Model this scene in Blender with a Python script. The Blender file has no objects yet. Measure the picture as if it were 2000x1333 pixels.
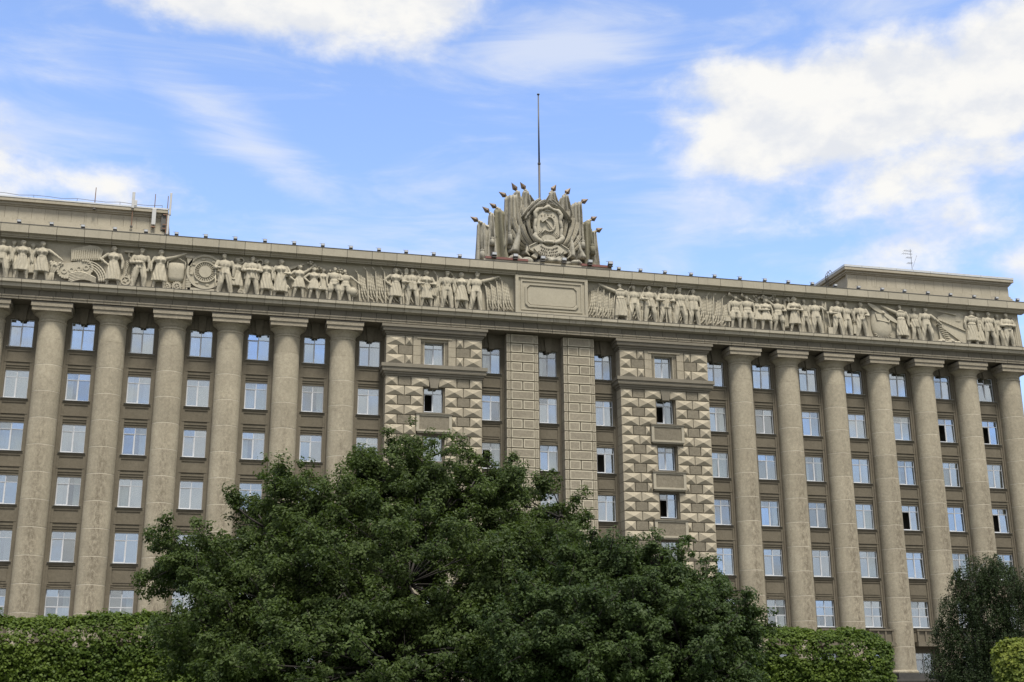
import bpy, bmesh, math, random
import numpy as np
from mathutils import Vector, Matrix

random.seed(7)
rng = np.random.default_rng(11)
SC = bpy.context.scene
COL = SC.collection
R = math.radians

# ------------------------------------------------------------------ camera
cam = bpy.data.cameras.new('camera')
cam.sensor_width = 36.0
cam.lens = 43.595
cam.clip_end = 6000
cam_ob = bpy.data.objects.new('camera', cam)
COL.objects.link(cam_ob)
_r = Vector((0.97119533, -0.23822002, -0.00555493))
_u = Vector((-0.06141693, -0.27277811, 0.96011461))
_f = Vector((0.23023379, 0.93211765, 0.27955157))
cam_ob.matrix_world = Matrix(((_r.x, _u.x, -_f.x, -30.466), (_r.y, _u.y, -_f.y, -107.221), (_r.z, _u.z, -_f.z, 1.6), (0, 0, 0, 1)))
SC.camera = cam_ob

# ------------------------------------------------------------------ node helpers
def N(t, kind, **kw):
    n = t.nodes.new(kind)
    for k, v in kw.items():
        setattr(n, k, v)
    return n

def plug(t, sock, v):
    if hasattr(v, 'default_value') and hasattr(v, 'is_output'):
        t.links.new(v, sock)
    elif isinstance(v, (tuple, list)):
        sock.default_value = tuple(v) + ((1,) if len(v) == 3 and len(sock.default_value) == 4 else ())
    else:
        sock.default_value = v

def M(t, op, a, b=0.0, c=0.0, clamp=False):
    n = N(t, 'ShaderNodeMath', operation=op, use_clamp=clamp)
    plug(t, n.inputs[0], a); plug(t, n.inputs[1], b); plug(t, n.inputs[2], c)
    return n.outputs[0]

def VM(t, op, a, b=(0, 0, 0)):
    n = N(t, 'ShaderNodeVectorMath', operation=op)
    plug(t, n.inputs[0], a); plug(t, n.inputs[1], b)
    return n.outputs[0]

def NOISE(t, vec, scale, detail=4, rough=.55, dist=0.0):
    n = N(t, 'ShaderNodeTexNoise')
    plug(t, n.inputs['Vector'], vec); n.inputs['Scale'].default_value = scale
    n.inputs['Detail'].default_value = detail; n.inputs['Roughness'].default_value = rough
    n.inputs['Distortion'].default_value = dist
    return n.outputs['Fac']

def RANGE(t, v, a, b, c=0.0, d=1.0, smooth=True):
    n = N(t, 'ShaderNodeMapRange', interpolation_type='SMOOTHSTEP' if smooth else 'LINEAR')
    plug(t, n.inputs[0], v)
    for i, x in enumerate((a, b, c, d)):
        plug(t, n.inputs[i + 1], x)
    return n.outputs[0]

def MIX(t, fac, a, b, mode='MIX'):
    n = N(t, 'ShaderNodeMix', data_type='RGBA', blend_type=mode)
    plug(t, n.inputs[0], fac); plug(t, n.inputs[6], a); plug(t, n.inputs[7], b)
    return n.outputs[2]

# ------------------------------------------------------------------ sky, sun, exposure
SUN_AZ = math.atan2(0.10, -0.99)      # azimuth of the sun measured from +Y towards +X
SUN_EL = R(65)
world = bpy.data.worlds.new('World')
SC.world = world
world.use_nodes = True
w = world.node_tree
w.nodes.clear()
tc = N(w, 'ShaderNodeTexCoord').outputs['Generated']
sky = N(w, 'ShaderNodeTexSky', sky_type='NISHITA', sun_disc=False)
sky.sun_elevation = SUN_EL
sky.sun_rotation = SUN_AZ
sky.air_density = 1.0
sky.dust_density = 0.6
sky.ozone_density = 1.6
sep = N(w, 'ShaderNodeSeparateXYZ'); w.links.new(tc, sep.inputs[0])
AZ = M(w, 'MULTIPLY', M(w, 'ARCTAN2', sep.outputs[0], sep.outputs[1]), 180 / math.pi)
EL = M(w, 'MULTIPLY', M(w, 'ARCSINE', sep.outputs[2]), 180 / math.pi)
wn = VM(w, 'MULTIPLY', tc, (1, 1, 1.7))
fbm = M(w, 'ADD', M(w, 'MULTIPLY', NOISE(w, wn, 8.0, 4, .55, .1), .45), M(w, 'MULTIPLY', NOISE(w, wn, 21.0, 9, .60, .15), .55))
wu = VM(w, 'ADD', wn, (-.006, -.010, .030))
fbm_up = M(w, 'ADD', M(w, 'MULTIPLY', NOISE(w, wu, 8.0, 4, .55, .1), .45), M(w, 'MULTIPLY', NOISE(w, wu, 21.0, 6, .58, .15), .55))
def blob(u0, v0, a, b, rot, wgt):
    du = M(w, 'SUBTRACT', AZ, u0); dv = M(w, 'SUBTRACT', EL, v0)
    c, s = math.cos(R(rot)), math.sin(R(rot))
    p = M(w, 'ADD', M(w, 'MULTIPLY', du, c / a), M(w, 'MULTIPLY', dv, s / a))
    q = M(w, 'ADD', M(w, 'MULTIPLY', du, -s / b), M(w, 'MULTIPLY', dv, c / b))
    d = M(w, 'SQRT', M(w, 'ADD', M(w, 'MULTIPLY', p, p), M(w, 'MULTIPLY', q, q)))
    return M(w, 'MULTIPLY', M(w, 'SUBTRACT', 1.0, d), wgt)
cum = None
for bl in [(31.0, 25.7, 10.5, 3.2, 2, 1.9), (25.8, 27.2, 4.2, 1.9, -6, 1.2), (38.0, 26.3, 6.0, 3.2, 18, 1.8), (33.0, 22.9, 7.5, 2.6, 6, .85), (33.2, 19.6, 4.6, 2.2, 25, .72),
           (39.5, 17.8, 3.4, 1.9, 0, .8), (1.0, 31.3, 11.0, 2.4, 0, 1.5), (9.0, 31.6, 4.5, 2.5, 10, 1.3), (-11.5, 23.2, 4.0, 1.6, -20, .65), (-7.0, 22.4, 5.5, 1.1, -4, .60), (-12, 21.2, 4, 1.0, 0, .5)]:
    b = blob(*bl)
    cum = b if cum is None else M(w, 'MAXIMUM', cum, b)
# cloud field that covers the rest of the sky in every direction
plane = N(w, 'ShaderNodeVectorMath', operation='SCALE')
w.links.new(tc, plane.inputs[0])
w.links.new(M(w, 'DIVIDE', 1.0, M(w, 'ADD', M(w, 'MAXIMUM', sep.outputs[2], 0.0), .22)), plane.inputs[3])
field = NOISE(w, VM(w, 'ADD', plane.outputs[0], (3.1, 1.7, .4)), 0.85, 3, .5)
away = RANGE(w, M(w, 'ABSOLUTE', M(w, 'SUBTRACT', AZ, 14.0)), 34.0, 60.0)
away = M(w, 'MAXIMUM', away, RANGE(w, EL, 38.0, 55.0))
fieldm = M(w, 'MULTIPLY', M(w, 'SUBTRACT', field, .38), 4.2)
cum = M(w, 'MAXIMUM', M(w, 'MAXIMUM', cum, -1.0), M(w, 'SUBTRACT', M(w, 'MULTIPLY', M(w, 'ADD', fieldm, 1.0), away), 1.0))
dens = M(w, 'ADD', cum, M(w, 'MULTIPLY', M(w, 'SUBTRACT', fbm, .5), 3.0))
alpha = RANGE(w, dens, -.25, .78)
# thin high wisps
wv = N(w, 'ShaderNodeMapping'); w.links.new(tc, wv.inputs[0])
wv.inputs['Rotation'].default_value = (0, R(38), 0); wv.inputs['Scale'].default_value = (2.2, 3, 11)
wisp = NOISE(w, wv.outputs[0], 2.6, 7, .6, .7)
wm = None
for bl in [(1.0, 24.8, 7.5, 2.0, -26, 1.25), (17.0, 29.8, 6.5, 2.2, 8, 1.3), (22.5, 21.2, 6.0, 3.2, 40, .8), (9.0, 20.0, 9.0, 2.0, -6, .75), (-9, 24.5, 6, 2.6, 0, .8), (-9.0, 26.5, 5.0, 2.0, 0, .6), (12, 21.5, 6, 2.2, -20, .5), (33, 29.5, 6, 2, 0, .6), (-6,18.5,9,2.5,0,.6)]:
    b = blob(*bl)
    wm = b if wm is None else M(w, 'MAXIMUM', wm, b)
wm = M(w, 'MAXIMUM', wm, M(w, 'MULTIPLY', away, .45))
wa = M(w, 'MULTIPLY', RANGE(w, M(w, 'ADD', M(w, 'MULTIPLY', M(w, 'MAXIMUM', wm, -.4), .55), M(w, 'MULTIPLY', M(w, 'SUBTRACT', wisp, .5), 1.6)), -.06, .66), .70)
shade = RANGE(w, M(w, 'ADD', M(w, 'MULTIPLY', M(w, 'SUBTRACT', fbm, fbm_up), 1.2), M(w, 'MULTIPLY', dens, .05)), -.13, .19)
ccol = MIX(w, shade, (3.62, 3.74, 3.98), (4.42, 4.38, 4.27))
hsv = N(w, 'ShaderNodeHueSaturation'); hsv.inputs['Saturation'].default_value = 1.0; hsv.inputs['Value'].default_value = 1.36
w.links.new(sky.outputs[0], hsv.inputs['Color'])
skyc = MIX(w, 1.0, hsv.outputs[0], (.92, .912, 1.0), 'MULTIPLY')
hz = RANGE(w, EL, 17.0, 3.0, 0.0, .85)
c0 = MIX(w, hz, skyc, (2.7, 2.85, 3.1))
c1 = MIX(w, wa, c0, (3.7, 3.9, 4.3))
c2 = MIX(w, alpha, c1, ccol)
bg = N(w, 'ShaderNodeBackground'); bg.inputs[1].default_value = 0.13
w.links.new(c2, bg.inputs[0])
wo = N(w, 'ShaderNodeOutputWorld'); w.links.new(bg.outputs[0], wo.inputs[0])

sun = bpy.data.lights.new('sun', 'SUN')
sun.energy = 3.5
sun.angle = R(13)
sun.color = (1.0, .95, .86)
sun_ob = bpy.data.objects.new('sun', sun); COL.objects.link(sun_ob)
sdir = Vector((math.sin(SUN_AZ) * math.cos(SUN_EL), math.cos(SUN_AZ) * math.cos(SUN_EL), math.sin(SUN_EL)))
sun_ob.rotation_euler = sdir.to_track_quat('Z', 'Y').to_euler()

SC.view_settings.view_transform = 'Standard'
SC.view_settings.look = 'None'
SC.view_settings.gamma = 1
SC.view_settings.exposure = 0.75

# ------------------------------------------------------------------ materials
MATS = {}
def mat_base(name):
    m = bpy.data.materials.new(name); m.use_nodes = True
    t = m.node_tree
    return m, t, t.nodes['Principled BSDF']

def stone(name, base, var=.12, grain=.25, stain=.35, streak=.0, rough=.9, tint=.06, bump=.25, dirt=(.05, .045, .035), mid=0.0, lo=.56):
    """granular cut stone: per-block tint, blotches, pitting, water streaks"""
    m, t, p = mat_base(name)
    pos = N(t, 'ShaderNodeNewGeometry').outputs['Position']
    oi = N(t, 'ShaderNodeObjectInfo').outputs['Random']
    big = RANGE(t, NOISE(t, pos, .55, 4, .6), .25, .75, 0.0, 1.0, False)
    fine = RANGE(t, NOISE(t, pos, 4.2, 5, .85), .30, .70, 0.0, 1.0, False)
    pit = NOISE(t, pos, 26.0, 2, .7)
    val = M(t, 'ADD', 1 - var, M(t, 'MULTIPLY', big, 2 * var))
    val = M(t, 'MULTIPLY', val, M(t, 'ADD', 1 - tint, M(t, 'MULTIPLY', oi, 2 * tint)))
    val = M(t, 'MULTIPLY', val, M(t, 'ADD', 1 - grain, M(t, 'MULTIPLY', fine, 2 * grain)))
    val = M(t, 'MULTIPLY', val, RANGE(t, pit, .30, .42, .72, 1.0))
    cmb = N(t, 'ShaderNodeCombineColor')
    for i in range(3):
        plug(t, cmb.inputs[i], M(t, 'MULTIPLY', val, base[i]))
    col = cmb.outputs[0]
    # warm and cool drift
    col = MIX(t, M(t, 'MULTIPLY', NOISE(t, pos, .23, 3, .5), .35), col, MIX(t, .5, col, (base[0] * 1.05, base[1] * .97, base[2] * .82)))
    if stain:
        s = RANGE(t, NOISE(t, pos, 1.15, 6, .68), lo, lo + .19)
        col = MIX(t, M(t, 'MULTIPLY', s, stain), col, dirt)
    if streak:
        sv = VM(t, 'MULTIPLY', pos, (2.6, 2.6, .16))
        s = RANGE(t, NOISE(t, sv, 1.0, 6, .7), lo - .02, lo + .18)
        col = MIX(t, M(t, 'MULTIPLY', s, streak), col, dirt)
    if mid:
        tcn = N(t, 'ShaderNodeTexCoord').outputs['Object']
        sp = N(t, 'ShaderNodeSeparateXYZ'); t.links.new(tcn, sp.inputs[0])
        ang = M(t, 'ABSOLUTE', M(t, 'SUBTRACT', sp.outputs[0], .12))
        sp2 = N(t, 'ShaderNodeSeparateXYZ'); t.links.new(pos, sp2.inputs[0])
        f = M(t, 'MULTIPLY', RANGE(t, ang, .95, .0), RANGE(t, NOISE(t, VM(t, 'MULTIPLY', pos, (1.6, 1.6, .8)), 2.4, 9, .85), .36, .64))
        f = M(t, 'MULTIPLY', f, RANGE(t, sp2.outputs[2], 33, 16, .12, 1.0))
        col = MIX(t, M(t, 'MULTIPLY', f, mid), col, (.085, .066, .045))
    t.links.new(col, p.inputs['Base Color'])
    p.inputs['Roughness'].default_value = rough
    p.inputs['Specular IOR Level'].default_value = .25
    b = N(t, 'ShaderNodeBump'); b.inputs['Strength'].default_value = bump; b.inputs['Distance'].default_value = .05
    t.links.new(M(t, 'ADD', M(t, 'MULTIPLY', fine, .35), M(t, 'MULTIPLY', pit, .6)), b.inputs['Height'])
    t.links.new(b.outputs[0], p.inputs['Normal'])
    MATS[name] = m
    return m

S_FRIEZE = stone('frieze_stone', (0.319, 0.291, 0.227), var=.08, grain=.10, stain=.18, streak=.16, tint=.04, bump=.15, dirt=(.10, .085, .065))
S_RELIEF = stone('relief_stone', (0.366, 0.334, 0.261), var=.09, grain=.14, stain=.28, streak=.0, tint=.03, bump=.3, dirt=(.12, .10, .075))
S_CORN = stone('cornice_stone', (0.321, 0.293, 0.23), var=.10, grain=.10, stain=.20, streak=.40, tint=.06, bump=.12, dirt=(.09, .08, .065))
S_ARCH = stone('architrave_stone', (0.164, 0.148, 0.117), var=.12, grain=.12, stain=.22, streak=.22, tint=.13, bump=.12, dirt=(.08, .07, .055))
S_COLUMN = stone('column_stone', (0.335, 0.299, 0.226), var=.14, grain=.24, stain=.20, streak=.18, tint=.09, bump=.9, dirt=(.11, .09, .065), mid=.8)
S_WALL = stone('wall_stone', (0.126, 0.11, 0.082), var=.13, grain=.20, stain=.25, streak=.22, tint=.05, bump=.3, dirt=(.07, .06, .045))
S_RUST = stone('rusticated_stone', (0.314, 0.279, 0.213), var=.08, grain=.16, stain=.14, streak=.22, tint=.08, bump=.5, dirt=(.12, .10, .075))
S_FLAT = stone('rough_flat_stone', (0.176, 0.156, 0.118), var=.10, grain=.26, stain=.10, tint=.08, bump=.9, dirt=(.10, .085, .06))
S_PIER = stone('pier_stone', (0.239, 0.212, 0.163), var=.09, grain=.24, stain=.12, tint=.08, bump=.8, dirt=(.11, .09, .065))
S_MARGIN = stone('margin_stone', (.41, .375, .29), var=.06, grain=.10, stain=.0, tint=.05, bump=.1)
S_EMBLEM = stone('emblem_stone', (.36, .333, .268), var=.12, grain=.16, stain=.42, streak=.30, tint=.08, bump=.35, dirt=(.10, .096, .086), lo=.52)
S_DRAPE = stone('drapery_stone', (.30, .283, .235), var=.2, grain=.2, stain=.65, streak=.7, tint=.12, bump=.4, dirt=(.07, .068, .06), lo=.49)
S_MOSS = stone('mossy_stone', (0.195, 0.183, 0.133), var=.2, grain=.2, stain=.7, streak=.75, tint=.1, bump=.4, dirt=(.045, .047, .03))
S_DARK = stone('dark_plinth_stone', (.055, .053, .05), var=.2, grain=.2, stain=.2, tint=.05)

def flat(name, col, rough=.5, metal=0.0, noise=.15, spec=.5, scale=3.0):
    m, t, p = mat_base(name)
    pos = N(t, 'ShaderNodeNewGeometry').outputs['Position']
    n = NOISE(t, pos, scale, 5, .6)
    t.links.new(MIX(t, n, [c * (1 - noise) for c in col], [c * (1 + noise) for c in col]), p.inputs['Base Color'])
    p.inputs['Roughness'].default_value = rough; p.inputs['Metallic'].default_value = metal
    p.inputs['Specular IOR Level'].default_value = spec
    MATS[name] = m
    return m
MORTAR = flat('pale_mortar', (.50, .45, .36), .9)
FRAME = flat('window_frame_paint', (.46, .47, .49), .45)
FRAME_W = flat('white_frame_paint', (.68, .69, .69), .4)
TIN = flat('zinc_flashing', (.55, .57, .58), .35, .6)
TIN_W = flat('galvanised_coping', (.50, .51, .51), .42, .35)
TIN_D = flat('dark_flashing', (.07, .066, .06), .6)
RED = flat('red_oxide_paint', (.15, .055, .045), .7, noise=.35)
BRONZE = flat('gilded_bronze', (.085, .055, .03), .5, .3, noise=.45, scale=6)
POLE_M = flat('pole_steel', (.06, .055, .052), .55, .1)
RUSTY = flat('rusty_steel', (.20, .12, .08), .7, .3, noise=.4)
LAMP_M = flat('lamp_housing', (.17, .17, .17), .5, .3)
LAMP_G = flat('lamp_glass', (.40, .41, .42), .15)
PANEL_W = flat('antenna_plastic', (.42, .42, .41), .4)
INTERIOR = flat('room_dark', (.22, .20, .18), .9)
BARK = flat('bark', (.022, .019, .015), .95, noise=.4)
SHADE = flat('dense_twig_shade', (.016, .020, .010), .95, noise=.4)  # near-black colour carries the shade among the hedge twigs
BIRCHBARK = flat('birch_bark', (.30, .29, .27), .85, noise=.5, scale=5)

def curtain_mat(name, col):
    m, t, p = mat_base(name)
    pos = N(t, 'ShaderNodeNewGeometry').outputs['Position']
    n = NOISE(t, VM(t, 'MULTIPLY', pos, (7, 1, .3)), 1.6, 3)
    t.links.new(MIX(t, n, [c * .72 for c in col], col), p.inputs['Base Color'])
    p.inputs['Roughness'].default_value = .95
    return m
CURTAIN = curtain_mat('sheer_curtain', (.70, .70, .67))
BLIND = curtain_mat('grey_blind', (.34, .35, .35))

def glass_mat(name, refl, tint):
    m = bpy.data.materials.new(name); m.use_nodes = True
    t = m.node_tree; t.nodes.clear()
    g = N(t, 'ShaderNodeBsdfGlossy'); g.inputs['Roughness'].default_value = .015; g.inputs['Color'].default_value = tint + (1,)
    tr = N(t, 'ShaderNodeBsdfTransparent'); tr.inputs['Color'].default_value = (.80, .84, .84, 1)
    lw = N(t, 'ShaderNodeLayerWeight'); lw.inputs[0].default_value = .25
    mx = N(t, 'ShaderNodeMixShader')
    t.links.new(M(t, 'ADD', M(t, 'MULTIPLY', lw.outputs[0], .5), refl, clamp=True), mx.inputs[0])
    t.links.new(tr.outputs[0], mx.inputs[1]); t.links.new(g.outputs[0], mx.inputs[2])
    o = N(t, 'ShaderNodeOutputMaterial'); t.links.new(mx.outputs[0], o.inputs[0])
    return m
GLASS = [glass_mat('window_glass', .40, (.78, .83, .88)), glass_mat('blue_reflection_glass', .50, (.60, .71, .86)), glass_mat('clear_window_glass', .22, (.92, .95, .98))]  # second glass has blue sky reflection put into its gloss colour

def leaf_mat(name, dark, light, trans=.32):
    m = bpy.data.materials.new(name); m.use_nodes = True
    t = m.node_tree; t.nodes.clear()
    ge = N(t, 'ShaderNodeNewGeometry')
    pos = ge.outputs['Position']
    f = M(t, 'ADD', M(t, 'MULTIPLY', ge.outputs['Random Per Island'], .5), M(t, 'MULTIPLY', RANGE(t, NOISE(t, pos, .9, 3), .35, .65), .4))
    col = MIX(t, f, dark, light)
    d = N(t, 'ShaderNodeBsdfPrincipled'); t.links.new(col, d.inputs['Base Color']); d.inputs['Roughness'].default_value = .55
    d.inputs['Specular IOR Level'].default_value = .15
    tr = N(t, 'ShaderNodeBsdfTranslucent'); t.links.new(MIX(t, .5, col, (light[0] * 1.3, light[1] * 1.5, light[2] * .6)), tr.inputs[0])
    mx = N(t, 'ShaderNodeMixShader'); mx.inputs[0].default_value = trans
    t.links.new(d.outputs[0], mx.inputs[1]); t.links.new(tr.outputs[0], mx.inputs[2])
    o = N(t, 'ShaderNodeOutputMaterial'); t.links.new(mx.outputs[0], o.inputs[0])
    return m
LEAF_OAK = leaf_mat('oak_leaf', (.024, .039, .012), (.074, .104, .027))
LEAF_OAK2 = leaf_mat('oak_leaf_bluish', (.022, .037, .013), (.064, .094, .028))
LEAF_HEDGE = leaf_mat('linden_leaf', (.028, .052, .009), (.115, .160, .026))
LEAF_HEDGE2 = leaf_mat('linden_leaf_yellow', (.07, .10, .02), (.22, .24, .045))
LEAF_BIRCH = leaf_mat('birch_leaf', (.014, .024, .010), (.040, .058, .022), .25)

# ------------------------------------------------------------------ mesh helpers
class MB:
    def __init__(s):
        s.v = []; s.f = []; s.mi = []
    def add(s, vs, fs, mi=0):
        o = len(s.v); s.v += [tuple(v) for v in vs]
        s.f += [tuple(i + o for i in f) for f in fs]; s.mi += [mi] * len(fs)
        return s
    def box(s, x0, x1, y0, y1, z0, z1, mi=0):
        return s.add([(x0, y0, z0), (x1, y0, z0), (x1, y1, z0), (x0, y1, z0), (x0, y0, z1), (x1, y0, z1), (x1, y1, z1), (x0, y1, z1)],
                     [(0, 3, 2, 1), (4, 5, 6, 7), (0, 1, 5, 4), (1, 2, 6, 5), (2, 3, 7, 6), (3, 0, 4, 7)], mi)
    def bevbox(s, x0, x1, y0, y1, z0, z1, b=.03, mi=0):
        """a block whose front (-Y) edges are chamfered"""
        vs = [(x0, y1, z0), (x1, y1, z0), (x1, y1, z1), (x0, y1, z1), (x0, y0 + b, z0), (x1, y0 + b, z0), (x1, y0 + b, z1), (x0, y0 + b, z1),
              (x0 + b, y0, z0 + b), (x1 - b, y0, z0 + b), (x1 - b, y0, z1 - b), (x0 + b, y0, z1 - b)]
        fs = [(0, 1, 2, 3)[::-1], (0, 4, 5, 1)[::-1], (1, 5, 6, 2)[::-1], (2, 6, 7, 3)[::-1], (3, 7, 4, 0)[::-1], (4, 8, 9, 5)[::-1], (5, 9, 10, 6)[::-1], (6, 10, 11, 7)[::-1], (7, 11, 8, 4)[::-1], (8, 9, 10, 11)]
        return s.add(vs, fs, mi)
    def poly(s, pts, y0, y1, mi=0):
        """outline in XZ (counter-clockwise seen from -Y) extruded from y0 (front) to y1"""
        n = len(pts)
        vs = [(x, y0, z) for x, z in pts] + [(x, y1, z) for x, z in pts]
        fs = [tuple(range(n)), tuple(range(2 * n - 1, n - 1, -1))] + [(i, i + n, (i + 1) % n + n, (i + 1) % n) for i in range(n)]
        return s.add(vs, fs, mi)
    def profile(s, prof, x0, x1, mi=0, cap=True):
        """outline in YZ swept along X"""
        n = len(prof)
        vs = [(x0, y, z) for y, z in prof] + [(x1, y, z) for y, z in prof]
        fs = [(i, (i + 1) % n, (i + 1) % n + n, i + n) for i in range(n)]
        if cap:
            fs += [tuple(range(n))[::-1], tuple(range(n, 2 * n))]
        return s.add(vs, fs, mi)
    def capsule(s, p0, p1, r0, r1, seg=8, mi=0, sy=1.0):
        p0 = Vector(p0); p1 = Vector(p1); ax = p1 - p0
        L = ax.length
        ax = ax / L if L > 1e-6 else Vector((0, 0, 1))
        a = ax.orthogonal().normalized(); b = ax.cross(a)
        rings = []
        for k in (-80, -45, 0):
            rings.append((p0 + ax * r0 * math.sin(R(k)), r0 * math.cos(R(k))))
        for k in (0, 45, 80):
            rings.append((p1 + ax * r1 * math.sin(R(k)), r1 * math.cos(R(k))))
        vs = []; fs = []
        for c, r in rings:
            for i in range(seg):
                t = 2 * math.pi * i / seg
                v = c + a * r * math.cos(t) + b * r * math.sin(t)
                if sy != 1.0:
                    v = Vector((v.x, c.y + (v.y - c.y) * sy, v.z))
                vs.append(v)
        for k in range(len(rings) - 1):
            for i in range(seg):
                j = (i + 1) % seg
                fs.append((k * seg + i, k * seg + j, (k + 1) * seg + j, (k + 1) * seg + i))
        fs.append(tuple(range(seg))[::-1]); fs.append(tuple(range((len(rings) - 1) * seg, len(rings) * seg)))
        return s.add(vs, fs, mi)
    def chain(s, pts, rad, seg=8, mi=0):
        for i in range(len(pts) - 1):
            s.capsule(pts[i], pts[i + 1], rad[i], rad[i + 1], seg, mi)
        return s
    def tube(s, p0, p1, r0, r1, seg=8, mi=0):
        p0 = Vector(p0); p1 = Vector(p1); ax = (p1 - p0).normalized()
        a = ax.orthogonal().normalized(); b = ax.cross(a); vs = []
        for c, r in ((p0, r0), (p1, r1)):
            vs += [c + a * r * math.cos(2 * math.pi * i / seg) + b * r * math.sin(2 * math.pi * i / seg) for i in range(seg)]
        fs = [(i, (i + 1) % seg, (i + 1) % seg + seg, i + seg) for i in range(seg)] + [tuple(range(seg))[::-1], tuple(range(seg, 2 * seg))]
        return s.add(vs, fs, mi)
    def ell(s, c, r, nu=10, nv=7, mi=0):
        vs = [(c[0], c[1], c[2] - r[2])]; fs = []
        for k in range(1, nv):
            t = math.pi * k / nv - math.pi / 2
            for i in range(nu):
                a = 2 * math.pi * i / nu
                vs.append((c[0] + r[0] * math.cos(t) * math.cos(a), c[1] + r[1] * math.cos(t) * math.sin(a), c[2] + r[2] * math.sin(t)))
        vs.append((c[0], c[1], c[2] + r[2])); last = len(vs) - 1
        for i in range(nu):
            j = (i + 1) % nu
            fs.append((0, 1 + j, 1 + i)); fs.append((last, last - nu + i, last - nu + j))
            for k in range(nv - 2):
                fs.append((1 + k * nu + i, 1 + k * nu + j, 1 + (k + 1) * nu + j, 1 + (k + 1) * nu + i))
        return s.add(vs, fs, mi)
    def lathe(s, prof, c=(0, 0), seg=24, mi=0, squash=1.0, hard=False):
        """profile of (radius, z) round a vertical axis"""
        if hard:
            for p0, p1 in zip(prof[:-1], prof[1:]):
                vs = [(c[0] + r * math.cos(2 * math.pi * i / seg), c[1] + r * math.sin(2 * math.pi * i / seg) * squash, z) for r, z in (p0, p1) for i in range(seg)]
                s.add(vs, [(i, (i + 1) % seg, (i + 1) % seg + seg, i + seg) for i in range(seg)], mi)
            for (r, z), d in ((prof[0], -1), (prof[-1], 1)):
                s.add([(c[0] + r * math.cos(2 * math.pi * i / seg), c[1] + r * math.sin(2 * math.pi * i / seg) * squash, z) for i in range(seg)], [tuple(range(seg))[::d]], mi)
            return s
        n = len(prof); vs = []; fs = []
        for r, z in prof:
            for i in range(seg):
                a = 2 * math.pi * i / seg
                vs.append((c[0] + r * math.cos(a), c[1] + r * math.sin(a) * squash, z))
        for k in range(n - 1):
            for i in range(seg):
                j = (i + 1) % seg
                fs.append((k * seg + i, k * seg + j, (k + 1) * seg + j, (k + 1) * seg + i))
        fs.append(tuple(range(seg))[::-1]); fs.append(tuple(range((n - 1) * seg, n * seg)))
        return s.add(vs, fs, mi)
    def disc(s, cx, cz, r, y0, y1, seg=28, mi=0, r_in=0.0):
        """disc or ring whose axis runs along Y"""
        if r_in <= 0:
            return s.poly([(cx + r * math.cos(2 * math.pi * i / seg), cz + r * math.sin(2 * math.pi * i / seg)) for i in range(seg)], y0, y1, mi)
        vs = []
        for rr, y in ((r, y0), (r, y1), (r_in, y1), (r_in, y0)):
            vs += [(cx + rr * math.cos(2 * math.pi * i / seg), y, cz + rr * math.sin(2 * math.pi * i / seg)) for i in range(seg)]
        fs = []
        for k in range(4):
            for i in range(seg):
                j = (i + 1) % seg; k2 = (k + 1) % 4
                fs.append((k * seg + i, k2 * seg + i, k2 * seg + j, k * seg + j))
        return s.add(vs, fs, mi)
    def mesh(s, name, mats, smooth=False):
        me = bpy.data.meshes.new(name)
        me.from_pydata(s.v, [], s.f)
        for m in (mats if isinstance(mats, (list, tuple)) else [mats]):
            me.materials.append(m)
        if any(s.mi):
            me.polygons.foreach_set('material_index', s.mi)
        if smooth:
            me.polygons.foreach_set('use_smooth', [True] * len(me.polygons))
        me.update()
        return me
    def build(s, name, mats, parent=None, smooth=False, loc=None):
        return link(name, s.mesh(name, mats, smooth), parent, loc)

def link(name, me, parent=None, loc=None, rot=None, scale=None):
    o = bpy.data.objects.new(name, me)
    COL.objects.link(o)
    if parent is not None:
        o.parent = parent
    if loc is not None:
        o.location = loc
    if rot is not None:
        o.rotation_euler = rot
    if scale is not None:
        o.scale = scale
    return o

def empty(name, parent=None, loc=(0, 0, 0)):
    o = link(name, None, parent, loc)
    o.empty_display_size = .5
    return o

def tag(o, label=None, cat=None, group=None, kind=None):
    if label: o['label'] = label
    if cat: o['category'] = cat
    if group: o['group'] = group
    if kind: o['kind'] = kind
    return o

def fixn(me):
    bm = bmesh.new(); bm.from_mesh(me)
    bmesh.ops.recalc_face_normals(bm, faces=bm.faces)
    bm.to_mesh(me); bm.free()
    return me

# ================================================================== THE GROUND
g = MB(); g.add([(-3000, -3000, 0), (3000, -3000, 0), (3000, 3000, 0), (-3000, 3000, 0)], [(0, 1, 2, 3)])
GROUND = flat('square_paving', (.085, .082, .076), .9, noise=.25, scale=.4)
tag(g.build('ground', GROUND), kind='structure')
g = MB(); g.box(-70, 70, -92, -40, .0, .06)
GRASSM = flat('lawn', (.05, .08, .025), .95, noise=.4, scale=1.0)
tag(g.build('lawn', GRASSM), kind='structure')

# ================================================================== THE BUILDING
B = tag(empty('office_building'), 'monumental stone office building with giant columns, sculpted frieze and rusticated bays', 'building')
P = 5.0; C0 = 19.42; NCOL = 7
ZT = [33.55, 29.03, 24.52, 20.02, 15.44, 10.72, 5.87]
ZB = [31.10, 26.60, 22.10, 17.60, 12.92, 8.25, 3.45]
YG = 2.22            # glass plane
YW = 1.92            # wall strips between the windows
XE = 51.1            # half length of the facade

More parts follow.
